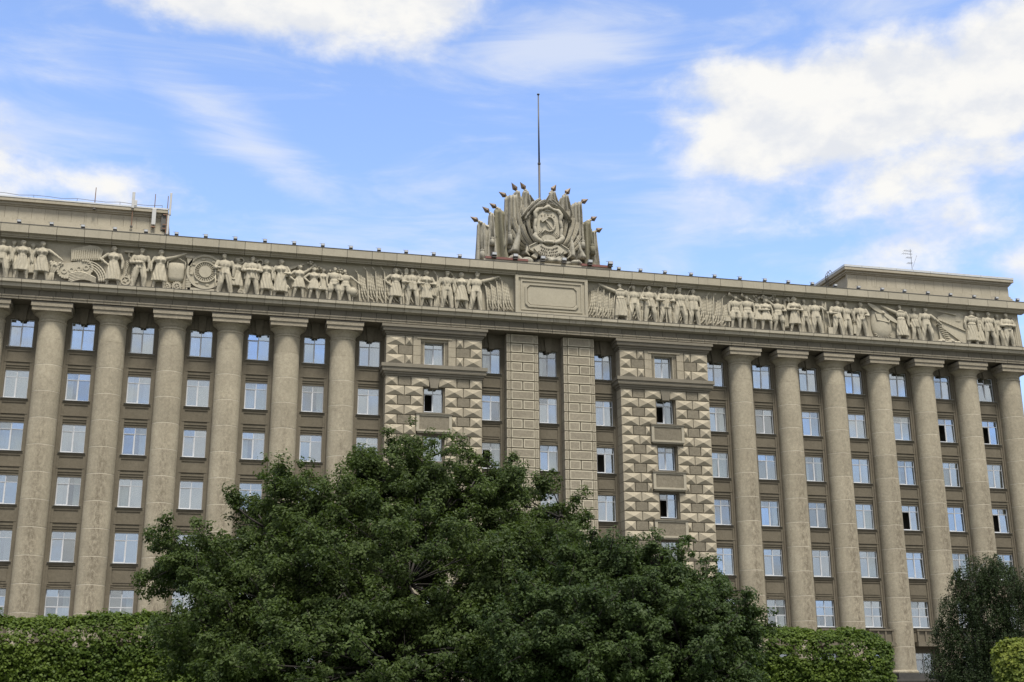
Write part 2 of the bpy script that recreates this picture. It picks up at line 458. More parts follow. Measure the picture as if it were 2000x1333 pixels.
# --- columns: drum, echinus, abacus
drum = MB()
seg = 40
drum.lathe([(1.128, 0.0), (1.128, .045)], seg=seg, mi=1, hard=True)
drum.lathe([(1.118, .036), (1.14, .055), (1.14, 2.27), (1.125, 2.29)], seg=seg, hard=True)
drum_me = drum.mesh('drum', [S_COLUMN, MORTAR], True)
top_me = MB().lathe([(1.118, .0), (1.14, .02), (1.14, 1.52), (1.20, 1.55), (1.20, 1.62), (1.13, 1.66), (1.13, 1.74)], seg=seg, hard=True).mesh('drum_top', S_COLUMN, True)
ech_me = MB().lathe([(1.13, 0), (1.14, .22), (1.18, .30), (1.28, .42), (1.45, .54), (1.54, .595), (1.5, .60)], seg=seg).mesh('echinus', S_COLUMN, True)
a = MB(); a.box(-1.60, 1.60, -1.60, .5, 0, .36); a.box(-1.68, 1.68, -1.68, .5, .362, .70)
a.box(-1.72, 1.72, -1.72, .5, .702, .725, 1)
ab_me = a.mesh('abacus', [S_PIER, TIN_D])
base_me = MB().lathe([(1.32, 0), (1.34, .10), (1.30, .22), (1.20, .26), (1.18, .30)], seg=seg, hard=True).mesh('column_base', S_COLUMN, True)
COLX = sorted([s * (C0 + P * k) for k in range(NCOL) for s in (-1, 1)])
for x in COLX:
    c = empty('column', B, (x, 1.67, 4.0))
    link('base', base_me, c, (0, 0, .0))
    for k in range(12):
        z = 4.09 + 2.29 * k - 4.0
        link('drum', drum_me, c, (0, 0, z), (0, 0, 0), (1.03 - .0025 * k, 1.03 - .0025 * k, 1))
    link('drum', top_me, c, (0, 0, 31.57 - 4.0))
    link('echinus', ech_me, c, (0, 0, 33.30 - 4.0))
    link('abacus', ab_me, c, (0, 0, 33.90 - 4.0))

# --- wall strips behind the columns and at the ends
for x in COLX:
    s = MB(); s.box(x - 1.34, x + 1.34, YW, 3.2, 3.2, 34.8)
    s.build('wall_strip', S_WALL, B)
for s_ in (-1, 1):
    s = MB(); s.box(min(s_ * (XE - .4), s_ * 50.76), max(s_ * (XE - .4), s_ * 50.76), YW - .4, 24, 0, 36)
    s.build('side_wall', S_WALL, B)

# --- window meshes (origin at sill centre, front of frame at y=0)
def window_meshes(hw, h, tall=False):
    f = MB(); d = .10
    t = .05
    f.box(-hw, -hw + t, 0, d, 0, h); f.box(hw - t, hw, 0, d, 0, h)
    f.box(-hw + t, hw - t, 0, d, 0, t); f.box(-hw + t, hw - t, 0, d, h - t, h)
    rows = [t]
    if tall:
        zs = [h * .42, h * .74]
    else:
        zs = [h * .755]
    for i, z in enumerate(zs):
        th = .045 if not (tall and i == 0) else .08
        f.box(-hw + t, hw - t, -.012, d + .01, z - th / 2, z + th / 2)
    f.box(-.035, .035, -.006, d + .004, t, zs[0] - .03)
    f.box(-.03, .03, -.004, d + .004, zs[0] + .045, h - t)
    # sash of the left lower light
    z1 = zs[0] - .03
    for (x0, x1, a0, a1) in ((-hw + t, -hw + t + .045, t, z1), (-.085, -.035, t, z1), (-hw + t + .045, -.085, t, t + .05), (-hw + t + .045, -.085, z1 - .05, z1)):
        f.box(x0, x1, .012, .075, a0, a1)
    edges = [t] + zs + [h - t]
    panes = []
    for i in range(len(edges) - 1):
        for sx in (-1, 1):
            panes.append((sx * (hw - t) / 2, (edges[i] + edges[i + 1]) / 2, (hw - t) / 2, (edges[i + 1] - edges[i]) / 2))
    return f, panes

PANE = {}
def pane_me(hx, hz, mat):
    k = (round(hx, 3), round(hz, 3), mat.name)
    if k not in PANE:
        m = MB(); m.box(-hx, hx, 0, .012, -hz, hz)
        PANE[k] = m.mesh('pane', mat)
    return PANE[k]
CURT = {}
def curtain_me(x0, x1, h, mat, seed):
    k = (round(x0, 2), round(x1, 2), round(h, 2), mat.name, seed % 3)
    if k not in CURT:
        n = 26; vs = []; fs = []
        for i in range(n + 1):
            x = x0 + (x1 - x0) * i / n
            y = .045 * math.sin(i * 1.35 + seed) + .02 * math.sin(i * 2.9)
            vs += [(x, y, .03), (x, y, h)]
        fs = [(2 * i, 2 * i + 2, 2 * i + 3, 2 * i + 1) for i in range(n)]
        m = MB(); m.add(vs, fs); CURT[k] = m.mesh('curtain', mat, True)
    return CURT[k]
WM = {}
SILL = {}
def window(x, z0, z1, hw, opened=0, tall=False, y=YG, style=None, parent=B):
    h = z1 - z0
    k = (round(hw, 3), round(h, 3), tall)
    if k not in WM:
        f, panes = window_meshes(hw, h, tall)
        WM[k] = (f.mesh('frame', FRAME), panes)
    fm, panes = WM[k]
    win = empty('window', parent, (x, y, z0))
    link('frame', fm, win)
    g = random.choice([0, 0, 0, 1, 2, 2])
    tx = random.gauss(0, .022)
    for i, (px, pz, hx, hz) in enumerate(panes):
        gm = GLASS[g if random.random() < .75 else random.randint(0, 2)]
        rx = tx + random.gauss(0, .009); rz = random.gauss(0, .014)
        if i == 0 and opened:
            # inward-opening sash swung back into the dark room
            o = link('sash_pane', pane_me(hx, hz, gm), win, (px - hx * .92, .10 + hx, pz), (0, 0, R(-86)))
            continue
        link('pane', pane_me(hx, hz, gm), win, (px, .045, pz), (rx, 0, rz))
    if style is None:
        style = random.choice(['none', 'both', 'left', 'right', 'blind', 'half', 'both', 'white'])
    if opened: style = 'right' if random.random() < .5 else 'none'
    sd = random.randint(0, 9)
    if style in ('both', 'left'):
        link('curtain', curtain_me(-hw, -hw * .45, h, CURTAIN, sd), win, (0, .28, 0))
    if style in ('both', 'right'):
        link('curtain', curtain_me(hw * .40, hw, h, CURTAIN, sd + 1), win, (0, .28, 0))
    if style == 'blind':
        link('curtain', curtain_me(-hw, hw, h, BLIND, sd), win, (0, .26, 0))
    if style == 'white':
        link('curtain', curtain_me(-hw, hw, h, CURTAIN, sd), win, (0, .24, 0))
    if style == 'half':
        link('curtain', curtain_me(-.02, hw, h, CURTAIN, sd), win, (0, .27, 0))
    kk = round(hw, 3)
    if kk not in SILL:
        m = MB(); m.profile([(-.34, -.075), (.06, -.045), (.06, .0), (-.36, -.05)], -hw - .14, hw + .14)
        SILL[kk] = m.mesh('sill', TIN)
    link('sill', SILL[kk], win, (0, 0, 0))
    return win

# --- spandrels
def spandrel_me(hw, h, framed):
    m = MB(); w_ = hw + .195
    y = YW + .12
    yb = 3.0
    if not framed:
        m.box(-w_, w_, y - .07, yb, h - .22, h - .075); m.box(-w_, w_, y - .035, yb, h - .40, h - .222)
        m.box(-w_, w_, y + .02, yb, .80, h - .402)
        m.box(-w_, w_, y - .07, yb, .70, .798); m.box(-w_, w_, y + .03, yb, .62, .698)
        m.box(-w_, w_, y + .0, yb, .40, .618); m.box(-w_, w_, y + .06, yb, .20, .398); m.box(-w_, w_, y + .12, yb, .0, .198)
    else:
        m.box(-w_, w_, y - .07, yb, h - .22, h - .075); m.box(-w_, w_, y - .035, yb, h - .34, h - .222)
        m.box(-w_, w_, y + .05, yb, .0, h - .342)
        a, b, c, e = -w_ + .10, w_ - .10, .36, h - .44
        for (x0, x1, z0, z1) in ((a, b, e - .09, e), (a, b, c, c + .09), (a, a + .09, c + .091, e - .091), (b - .09, b, c + .091, e - .091)):
            m.box(x0, x1, y, yb, z0, z1)
        m.box(a + .2, b - .2, y + .01, yb, c + .2, e - .2)
        m.poly([(a, .20), (a + .30, .20), (a + .36, .13), (b - .36, .13), (b - .30, .20), (b, .20), (b, .27), (b - .26, .27), (b - .32, .20), (a + .32, .20), (a + .26, .27), (a, .27)], y + .005, yb)
        m.box(-w_, w_, y - .01, yb, .005, .09)
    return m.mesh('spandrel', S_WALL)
SPM = {}
def spandrel(x, z0, z1, hw, framed):
    k = (round(hw, 3), round(z1 - z0, 2), framed)
    if k not in SPM: SPM[k] = spandrel_me(hw, z1 - z0, framed)
    link('spandrel', SPM[k], B, (x, 0, z0))

# --- jambs beside a window column
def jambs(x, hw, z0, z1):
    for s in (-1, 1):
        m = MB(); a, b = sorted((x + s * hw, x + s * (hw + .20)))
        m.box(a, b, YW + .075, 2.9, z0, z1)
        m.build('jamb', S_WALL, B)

# --- flat arch over the top row
vous = {}
def lintel(x, hw):
    if hw not in vous:
        ms = []
        z0, z1 = 33.55, 34.80
        W2 = hw + .20
        xs0 = [-W2, -.62, -.24]; xs1 = [-W2 - .0, -.95, -.40]
        m = MB(); m.poly([(-.24, z0 - .16), (.24, z0 - .16), (.40, z1), (-.40, z1)], YW - .14, 3.0); ms.append(('keystone', m.mesh('keystone', S_WALL)))
        for (a0, b0, a1, b1) in ((-.60, -.255, -.76, -.415), (-W2, -.615, -W2, -.775)):
            for s in (-1, 1):
                pts = [(a0, z0), (b0, z0), (b1, z1), (a1, z1)]
                if s > 0: pts = [(-px, pz) for px, pz in pts][::-1]
                m = MB(); m.poly(pts, YW + (.0 if a0 > -.7 else .03), 3.0); ms.append(('voussoir', m.mesh('voussoir', S_WALL)))
        # stepped shadow bar under the key
        m = MB(); m.box(-.42, .42, YW + .12, 2.9, z0 - .06, z0 - .001); ms.append(('step', m.mesh('step', S_WALL)))
        vous[hw] = ms
    L = empty('window_lintel', B, (x, 0, 0))
    for n, me in vous[hw]:
        link(n, me, L)

HW = .965
OPEN = {(5.5, 2), (5.5, 4), (-5.5, 2), (41.92, 1), (36.92, 3), (46.92, 1), (46.92, 3)}
BAYX = []
for k in range(NCOL):
    for s in (-1, 1):
        xb = s * (C0 - P / 2 + P * k)
        BAYX.append((round(xb, 2), HW, 'column'))
BAYX += [(-5.5, .87, 'centre'), (0.0, .87, 'centre'), (5.5, .87, 'centre')]
for (x, hw, kind) in BAYX:
    lintel(x, hw)
    jambs(x, hw, 3.4, 33.55)
    for i in range(7):
        op = (x, i) in OPEN
        if i == 6:
            if abs(x) < 17: continue
            window(x, ZB[i], ZT[i], hw, 0, False, style='none')
            continue
        window(x, ZB[i], ZT[i], hw, op, i == 5)
        if i < 6:
            framed = (i == 4) or (kind == 'centre' and i >= 1)
            spandrel(x, ZT[i + 1], ZB[i], hw, framed)
    # narrow wall beside the block
for s in (-1, 1):
    # filling strips between columns, blocks and piers
    a, b = sorted((s * 15.2, s * (C0 - P / 2 - HW - .20)))
    MB().box(a, b, YW, 3.2, 3.2, 34.8).build('wall_strip', S_WALL, B)
    a, b = sorted((s * (C0 - P / 2 + HW + .20), s * (C0 - 1.34)))
    if b - a > .01: MB().box(a, b, YW, 3.2, 3.2, 34.8).build('wall_strip', S_WALL, B)
    for c, d in ((4.0, 4.43), (6.57, 7.2)):
        a, b = sorted((s * c, s * d)); MB().box(a, b, YW, 3.2, 3.2, 34.8).build('wall_strip', S_WALL, B)
    a, b = sorted((s * 1.07, s * 1.5)); MB().box(a, b, YW, 3.2, 3.2, 34.8).build('wall_strip', S_WALL, B)

# dark rooms behind the glass
m = MB(); m.box(-50.6, 50.6, 5.0, 5.2, 2, 34.7); m.build('room_wall', INTERIOR, B)
for z in ZB[:6]:
    m = MB(); m.box(-50.6, 50.6, 3.25, 5.0, z - .9, z - .7); m.build('floor_slab', INTERIOR, B)
m = MB(); m.box(-50.6, 50.6, 3.25, 5.0, 34.2, 34.4); m.build('floor_slab', INTERIOR, B)

# balconies above the ground storey
bal = MB()
bal.box(-1.34, 1.34, .62, 1.9, 6.45, 6.72); bal.box(-1.28, 1.28, .68, 1.9, 6.72, 6.86)
bal.box(-1.22, 1.22, .92, 1.08, 6.86, 7.86)
for xx in (-1.16, -.35, .42, 1.16): bal.box(xx - .09, xx + .09, .80, .93, 6.87, 7.86)
bal.box(-1.30, 1.30, .76, 1.12, 7.862, 8.02)
bal_me = bal.mesh('balcony', S_WALL)
for (x, hw, kind) in BAYX:
    if kind == 'column': link('balcony', bal_me, B, (x, 0, 0))

# podium
m = MB(); m.box(-52.2, 52.2, -.3, 3.0, 0, 3.42); m.build('podium_wall', S_WALL, B)
for x in COLX:
    m = MB(); m.box(x - 1.55, x + 1.55, .05, 3.0, 3.425, 3.98); m.build('plinth', S_DARK, B)
m = MB(); m.box(-52.4, 52.4, -.5, .0, 3.22, 3.40); m.build('podium_edge', S_DARK, B)

# --- rusticated piers of the centre
def stone_obj(parent, x0, x1, z0, z1, yf, yb, mat, mar=.05, rim=True):
    w_, h_ = x1 - x0, z1 - z0
    key = ('flat', round(w_, 3), round(h_, 3), mat.name, round(yb - yf, 2))
    if key not in WM:
        m = MB(); b = mar
        m.bevbox(-w_ / 2, w_ / 2, 0, yb - yf, 0, h_, .035)
        if rim:
            # dressed smooth border round the rough face
            for (a0, a1, c0, c1) in ((-w_ / 2 + .036, w_ / 2 - .036, .036, .036 + b), (-w_ / 2 + .036, w_ / 2 - .036, h_ - .036 - b, h_ - .036), (-w_ / 2 + .036, -w_ / 2 + .036 + b, .037 + b, h_ - .037 - b), (w_ / 2 - .036 - b, w_ / 2 - .036, .037 + b, h_ - .037 - b)):
                m.box(a0, a1, -.004, .02, c0, c1, 1)
        WM[key] = m.mesh('stone', [mat, S_MARGIN])
    return link('stone', WM[key], parent, ((x0 + x1) / 2, yf, z0))
for s in (-1, 1):
    pr = empty('rusticated_pier', B, (s * 2.75, 0, 3.4))
    pr.location = (0, 0, 0)
    a, b = sorted((s * 1.22, s * 4.28))
    MB().box(a + .02, b - .02, 1.02, 3.0, 3.2, 34.78).build('core', S_FLAT, pr)
    z = 34.74; i = 0
    while z > 4.2:
        z0 = z - .905
        stone_obj(pr, a + .42, b - .42, z0 + .03, z - .03, .90, 1.2, S_PIER, .075) if i % 2 == 0 else None
        if i % 2:
            mid = (a + b) / 2
            stone_obj(pr, a + .42, mid - .03, z0 + .03, z - .03, .90, 1.2, S_PIER, .075)
            stone_obj(pr, mid + .03, b - .42, z0 + .03, z - .03, .90, 1.2, S_PIER, .075)
        stone_obj(pr, a, a + .39, z0 + .03, z - .03, .95, 1.9, S_PIER, .04)
        stone_obj(pr, b - .39, b, z0 + .03, z - .03, .95, 1.9, S_PIER, .04)
        z = z0; i += 1

# --- diamond-rusticated bays
def diamond(parent, x0, x1, z0, z1, yf, yb, proud=.20, top=None):
    w_, h_ = x1 - x0, z1 - z0
    key = ('dia', round(w_, 3), round(h_, 3))
    if key not in WM:
        m = MB(); b = .03
        vs = [(-w_ / 2, yb - yf, 0), (w_ / 2, yb - yf, 0), (w_ / 2, yb - yf, h_), (-w_ / 2, yb - yf, h_),
              (-w_ / 2, 0, 0), (w_ / 2, 0, 0), (w_ / 2, 0, h_), (-w_ / 2, 0, h_), (0, -proud, h_ * .47)]
        fs = [(3, 2, 1, 0), (0, 1, 5, 4), (1, 2, 6, 5), (2, 3, 7, 6), (3, 0, 4, 7), (4, 5, 8), (5, 6, 8), (6, 7, 8), (7, 4, 8)]
        m.add(vs, fs)
        WM[key] = fixn(m.mesh('diamond_stone', S_RUST))
    return link('diamond_stone', WM[key], parent, ((x0 + x1) / 2, yf, z0))

def profile_band(parent, name, x0, x1, prof, mat, yback):
    """a moulding with mitred returns: boxes stepping out"""
    m = MB()
    for (out, z0, z1) in prof:
        m.box(x0 - out, x1 + out, .6 - out, yback, z0, z1)
    return m.build(name, mat, parent)

BW = 4.44; BX = 11.15
for s in (-1, 1):
    rb = empty('rusticated_bay', B, (0, 0, 0))
    cx = s * BX; x0, x1 = cx - BW, cx + BW
    YF = .60
    # core walls left and right of the windows, one storey after the other between them
    hwb = .88
    MB().box(x0 + .01, cx - hwb - .13, YF + .13, 3.0, 3.2, 34.0).build('core', S_FLAT, rb)
    MB().box(cx + hwb + .13, x1 - .01, YF + .13, 3.0, 3.2, 34.0).build('core', S_FLAT, rb)
    profile_band(rb, 'capital', x0, x1, [(.05, 33.82, 33.96), (.16, 33.962, 34.16), (.34, 34.162, 34.22), (.36, 34.222, 34.50), (.48, 34.502, 34.74)], S_ARCH, 2.9)
    profile_band(rb, 'string_course', x0, x1, [(.08, 29.98, 30.16), (.20, 30.162, 30.36), (.34, 30.362, 30.44), (.36, 30.442, 30.74), (.46, 30.742, 31.06)], S_ARCH, 2.9)
    MB().box(x0 - .44, x1 + .44, .17, 1.2, 31.062, 31.075).build('flashing', TIN_D, rb)
    # upper section
    rows = [(32.92, 33.78), (32.03, 32.89), (31.14, 32.0)]
    for i, (z0, z1) in enumerate(rows):
        for sd in (-1, 1):
            # positions measured from the outer edge inwards
            if i % 2 == 0: segs = [(0, 1.68, 'd'), (1.75, 2.40, 'd')]
            else: segs = [(0, 1.06, 'd'), (1.13, 2.40, 'f')]
            for a, b, k in segs:
                e = cx + sd * BW
                u0, u1 = sorted((e - sd * a, e - sd * b))
                if k == 'd': diamond(rb, u0, u1, z0, z1, YF, 1.9, .20)
                else: stone_obj(rb, u0, u1, z0, z1, YF + .0, 1.9, S_FLAT, .05, False)
    # framed top window
    f = MB()
    for sd in (-1, 1):
        a, b = sorted((cx + sd * 1.28, cx + sd * 1.98)); 
        for q in range(3): f.bevbox(a, b, YF - .04, 2.6, 31.10 + q * .9, 31.98 + q * .9 - (.0 if q < 2 else 0), .02)
        a, b = sorted((cx + sd * .90, cx + sd * 1.28)); f.box(a, b, YF + .16, 2.6, 31.08, 33.62)
    f.box(cx - 1.62, cx + 1.62, YF - .10, 2.6, 33.60, 33.72); f.box(cx - 1.28, cx + 1.28, YF + .10, 2.6, 33.38, 33.598); f.box(cx - 1.97, cx + 1.97, YF - .03, 2.6, 33.722, 33.80)
    f.build('window_surround', S_ARCH if False else S_RUST, rb)
    window(cx, 31.30, 33.36, .87, 0, y=1.25)
    # storeys of the lower section: rows of .893 from 30.16 downwards
    z = 30.0; i = 0
    while z > 4.0:
        z1 = z - .03 if i else 29.96; z0 = z - .863
        storey = (i - 1) % 5          # 0,1,2: beside the window, 3,4: beside the box
        for sd in (-1, 1):
            e = cx + sd * BW
            if i % 2 == 1: segs = [(0, 1.70, 'd'), (1.76, 3.42, 'd')]
            else: segs = [(0, 1.07, 'd'), (1.14, 2.27, 'f'), (2.34, 3.42, 'd')]
            if i == 0: segs = [(0, 1.10, 'd'), (1.17, 2.30, 'f'), (2.37, 3.98, 'd')]
            for a, b, k in segs:
                if i > 0 and storey in (3, 4): b = min(b, 2.84)
                if b - a < .2: continue
                u0, u1 = sorted((e - sd * a, e - sd * b))
                if k == 'd': diamond(rb, u0, u1, z0, z1, YF, 1.9, .20)
                else: stone_obj(rb, u0, u1, z0, z1, YF + .0, 1.9, S_FLAT, .05, False)
        z -= .893; i += 1
    MB().poly([(cx - .34, 29.0), (cx + .34, 29.0), (cx + .50, 29.98), (cx - .50, 29.98)], YF - .10, 2.6).build('keystone', S_ARCH, rb)
    for q in range(5):
        zt = 29.12 - q * 4.465; zb = 26.86 - q * 4.465
        op = (s > 0 and q in (0, 2)) or (s < 0 and q == 0)
        window(cx, zb, zt, .87, op, y=1.20)
        jm = MB()
        for sd in (-1, 1):
            a, b = sorted((cx + sd * .875, cx + sd * 1.01)); jm.box(a, b, YF + .20, 2.6, zb - .2, zt + .12)
        jm.box(cx - .875, cx + .875, YF + .24, 2.6, zt, zt + .12)
        jm.box(cx - 1.01, cx + 1.01, YF + .12, 2.6, zb - 2.22, zb - .21)
        jm.build('window_jamb', S_WALL, rb)
        if q:
            MB().box(cx - 1.0, cx + 1.0, YF + .10, 2.6, zt + .121, zt + .22).build('lintel', S_WALL, rb)
        # box panel below the window
        bx = MB(); h0 = zb - 2.04; h1 = zb - .25
        bx.box(cx - 1.58, cx + 1.58, .34, 2.5, h0 + .10, h1 - .10)
        for (a, b, c, d) in ((-1.62, 1.62, h1 - .26, h1 - .101), (-1.62, 1.62, h0 + .101, h0 + .28), (-1.62, -1.36, h0 + .281, h1 - .261), (1.36, 1.62, h0 + .281, h1 - .261)):
            bx.box(cx + a, cx + b, .28, 2.4, c, d, 1)
        bx.box(cx - 1.70, cx + 1.70, .20, 2.4, h1 - .099, h1, 2); bx.box(cx - 1.50, cx + 1.50, .36, 2.4, h0 - .02, h0 + .099, 1)
        bx.build('balconette', [S_FLAT, S_CORN, S_ARCH], rb)

# --- entablature
ent = empty('entablature', B)
MB().box(-XE, XE, .62, 3.2, 34.82, 36.5).build('core', S_ARCH, ent)
MB().box(-XE + .3, XE - .3, .35, 3.2, 34.80, 34.86).build('soffit', S_WALL, ent)
def run(parent, name, x0, x1, n, prof, mat, jit=.0, gap=.035):
    w_ = (x1 - x0) / n
    m = MB(); m.profile(prof, 0, w_ - gap)
    me = fixn(m.mesh(name, mat))
    for i in range(n):
        link(name, me, parent, (x0 + i * w_ + gap / 2, random.uniform(-jit, jit), 0))
NA = 74
run(ent, 'architrave_fascia', -XE - .25, XE + .25, NA, [(1.0, 34.83), (.22, 34.83), (.22, 35.02), (.16, 35.04), (.16, 35.12), (.22, 35.17), (1.0, 35.17)], S_PIER)
run(ent, 'architrave_stone', -XE - .05, XE + .05, NA, [(1.0, 35.175), (.40, 35.175), (.40, 35.74), (1.0, 35.74)], S_ARCH, .006)
run(ent, 'ledge_stone', -XE - .62, XE + .62, NA - 8, [(1.0, 35.745), (.22, 35.745), (.06, 35.80), (-.16, 35.82), (-.16, 36.10), (-.22, 36.12), (-.34, 36.17), (-.34, 36.48), (.9, 36.60)], S_CORN, .006)
MB().add([(-XE - .66, -.36, 36.484), (XE + .66, -.36, 36.484), (XE + .66, .80, 36.615), (-XE - .66, .80, 36.615), (-XE - .66, -.36, 36.46), (XE + .66, -.36, 36.46)], [(0, 1, 2, 3), (4, 5, 1, 0)]).build('ledge_flashing', TIN_D, ent)

# --- top cornice
tcn = empty('top_cornice', B)
run(tcn, 'cornice_stone', -XE - .42, XE + .42, 45, [(1.0, 40.42), (.46, 40.42), (.46, 40.52), (.36, 40.54), (.30, 40.68), (.16, 40.70), (.16, 40.745), (.0, 40.76), (.0, 41.50), (1.0, 41.50)], S_CORN, .004)
MB().box(-XE - .45, XE + .45, -.03, 1.7, 41.502, 41.545).build('coping', TIN_D, tcn)
MB().box(-XE, XE, 1.2, 25, 36.6, 41.3).build('roof_slab', S_WALL, B)

# --- right and left return of the frieze
# ================================================================== FRIEZE
FR = empty('frieze', B)
MB().box(-XE + .1, XE - .1, .92, 1.6, 36.55, 40.55).build('background', S_FRIEZE, FR)
REMESH = []
def relief(mb, name, voxel=.055, mat=S_RELIEF, fold=0.0, loc=(0, 0, 0)):
    o = mb.build(name, mat, FR)
    md = o.modifiers.new('r', 'REMESH'); md.mode = 'VOXEL'; md.voxel_size = voxel; md.use_smooth_shade = True
    REMESH.append((o, fold))
    return o

ARMS = {'down': ((.185, .64, 0), (.175, .49, -.02)), 'hip': ((.255, .665, .0), (.135, .55, -.03)), 'fold': ((.19, .64, -.03), (-.03, .635, -.11)),
        'hold': ((.20, .64, -.03), (.09, .62, -.13)), 'out': ((.29, .845, -.02), (.46, .93, -.02)), 'up': ((.24, .90, 0), (.33, 1.02, 0)),
        'low': ((.24, .70, -.02), (.38, .58, -.03)), 'back': ((.20, .65, .05), (.12, .54, .08)), 'pole': ((.25, .72, -.02), (.26, .88, -.05))}
def figure(X, kind, aL='down', aR='down', H=3.45, yo=0.0, look=0, hat=None):
    m = MB()
    rs = random.Random(int(X * 100))
    sway = rs.uniform(-.018, .018)
    yb = .60 + yo * 1.2
    H *= 1.055
    def T(p):
        x, z = p[0], p[1]; y = p[2] if len(p) > 2 else 0
        return (X + (x * 1.13 + sway * (z - .5) * 2) * H, yb + y * H * .8, 36.56 + z * H)
    def cap(a, b, r0, r1, sy=.85): m.capsule(T(a), T(b), r0 * H * 1.08, r1 * H * 1.08, 9, 0, sy)
    def el(c, r): m.ell(T(c), (r[0] * H * 1.12, r[1] * H * .8, r[2] * H), 12, 8)
    female = kind in ('woman', 'girl', 'dress', 'long')
    sh = .122 if female else .138
    # head, neck, hair
    hx = look * .012
    el((hx, .935, -.01), (.047, .058, .066)); el((hx, .918, -.035), (.036, .04, .045)); el((hx + look * .03, .93, -.055), (.016, .025, .02))
    cap((0, .80, 0), (hx * .5, .90, -.005), .034, .032)
    if female: el((hx - look * .02, .955, .005), (.058, .06, .055)); el((hx - look * .05, .915, .02), (.03, .03, .04))
    elif hat == 'cap': el((hx, .985, -.012), (.062, .07, .022)); el((hx + look * .03, .972, -.06), (.04, .03, .01))
    elif hat == 'helmet': el((hx, .965, -.005), (.06, .068, .05))
    else: el((hx, .962, .0), (.052, .062, .045))
    # torso
    el((0, .735, 0), (.118 if female else .128, .085, .115)); el((0, .80, 0), (sh * .98, .065, .045))
    el((0, .62, 0), (.088 if female else .105, .072, .10)); el((0, .535, 0), (.108, .08, .075))
    if female: el((-.05, .735, -.07), (.04, .035, .04)); el((.05, .735, -.07), (.04, .035, .04))
    # arms
    sl = .045 if kind in ('coat', 'jacket', 'man', 'overall') else .036
    for sd, an in ((-1, aL), (1, aR)):
        e, w_ = ARMS[an]
        S = (sd * sh, .795, 0); Ee = (sd * e[0], e[1], e[2]); W = (sd * w_[0], w_[1], w_[2])
        cap(S, Ee, sl + .004, sl - .004); cap(Ee, W, sl - .003, .027)
        d = Vector(W) - Vector(Ee); d.normalize(); hd = Vector(W) + d * .045
        cap(W, tuple(hd), .024, .018)
    # legs and clothes
    st = rs.uniform(.045, .075); bend = rs.choice((-1, 1))
    def leg(sd, r0, r1, r2, foot=True):
        k = (sd * (.06 + st * .5) + (.012 if sd == bend else 0), .275, -.035 if sd == bend else -.01); an = (sd * (.055 + st), .055, .01)
        cap((sd * .058, .50, 0), k, r0, r1); cap(k, an, r1, r2)
        if foot: cap((an[0], .022, .0), (an[0] + sd * .015, .018, -.085), .026, .02)
    def skirt(z0, z1, r0, r1, nf, amp, sq=.75):
        n = 44; rings = 7; vs = []; fs = []; ph = rs.uniform(0, 6)
        for q in range(rings + 1):
            t = q / rings; zz = z0 + (z1 - z0) * t; rr = r0 + (r1 - r0) * t ** .8
            for i in range(n):
                a = 2 * math.pi * i / n
                r_ = rr * (1 + amp * t ** .6 * math.sin(nf * a + ph + .8 * math.sin(2 * a) + t * .5))
                vs.append(T((r_ * math.cos(a), zz, r_ * math.sin(a) * sq)))
        for q in range(rings):
            for i in range(n):
                j = (i + 1) % n; fs.append((q * n + i, (q + 1) * n + i, (q + 1) * n + j, q * n + j))
        fs.append(tuple(range(n))); fs.append(tuple(range(rings * n, (rings + 1) * n))[::-1])
        m.add(vs, fs)
    if kind in ('man', 'overall'):
        leg(-1, .075, .064, .052); leg(1, .075, .064, .052); skirt(.60, .50, .10, .125, 6, .05)
        if kind == 'overall': cap((-.06, .80, -.06), (-.05, .62, -.08), .014, .014); cap((.06, .80, -.06), (.05, .62, -.08), .014, .014)
    elif kind == 'jacket':
        leg(-1, .072, .060, .050); leg(1, .072, .060, .050); skirt(.66, .43, .105, .142, 7, .05); cap((0, .78, -.09), (0, .47, -.11), .008, .008)
        el((0, .60, 0), (.125, .10, .016))
    elif kind == 'coat':
        leg(-1, .06, .055, .045); leg(1, .06, .055, .045); skirt(.64, .13, .10, .165, 8, .07); el((0, .61, 0), (.12, .10, .016)); el((0, .82, -.03), (.10, .06, .04))
    elif kind in ('woman', 'dress'):
        leg(-1, .055, .044, .030); leg(1, .055, .044, .030); skirt(.62, .25 if kind == 'woman' else .21, .088, .155, 9, .10); el((0, .62, 0), (.098, .08, .014))
    elif kind == 'long':
        leg(-1, .055, .044, .030); leg(1, .055, .044, .030); skirt(.62, .16, .088, .165, 10, .11)
    elif kind == 'girl':
        leg(-1, .054, .046, .032); leg(1, .054, .046, .032); skirt(.62, .33, .085, .165, 11, .11)
    elif kind == 'boy':
        leg(-1, .056, .048, .036); leg(1, .056, .048, .036); skirt(.60, .48, .10, .13, 6, .06)
        for sd in (-1, 1): cap((sd * .062, .50, 0), (sd * (.075 + st * .3), .345, -.015), .078, .082)
        el((0, .60, 0), (.115, .095, .014))
    o = relief(m, 'relief_figure', .052, S_RELIEF, .012 if kind not in ('girl', 'boy') else .006)
    return o

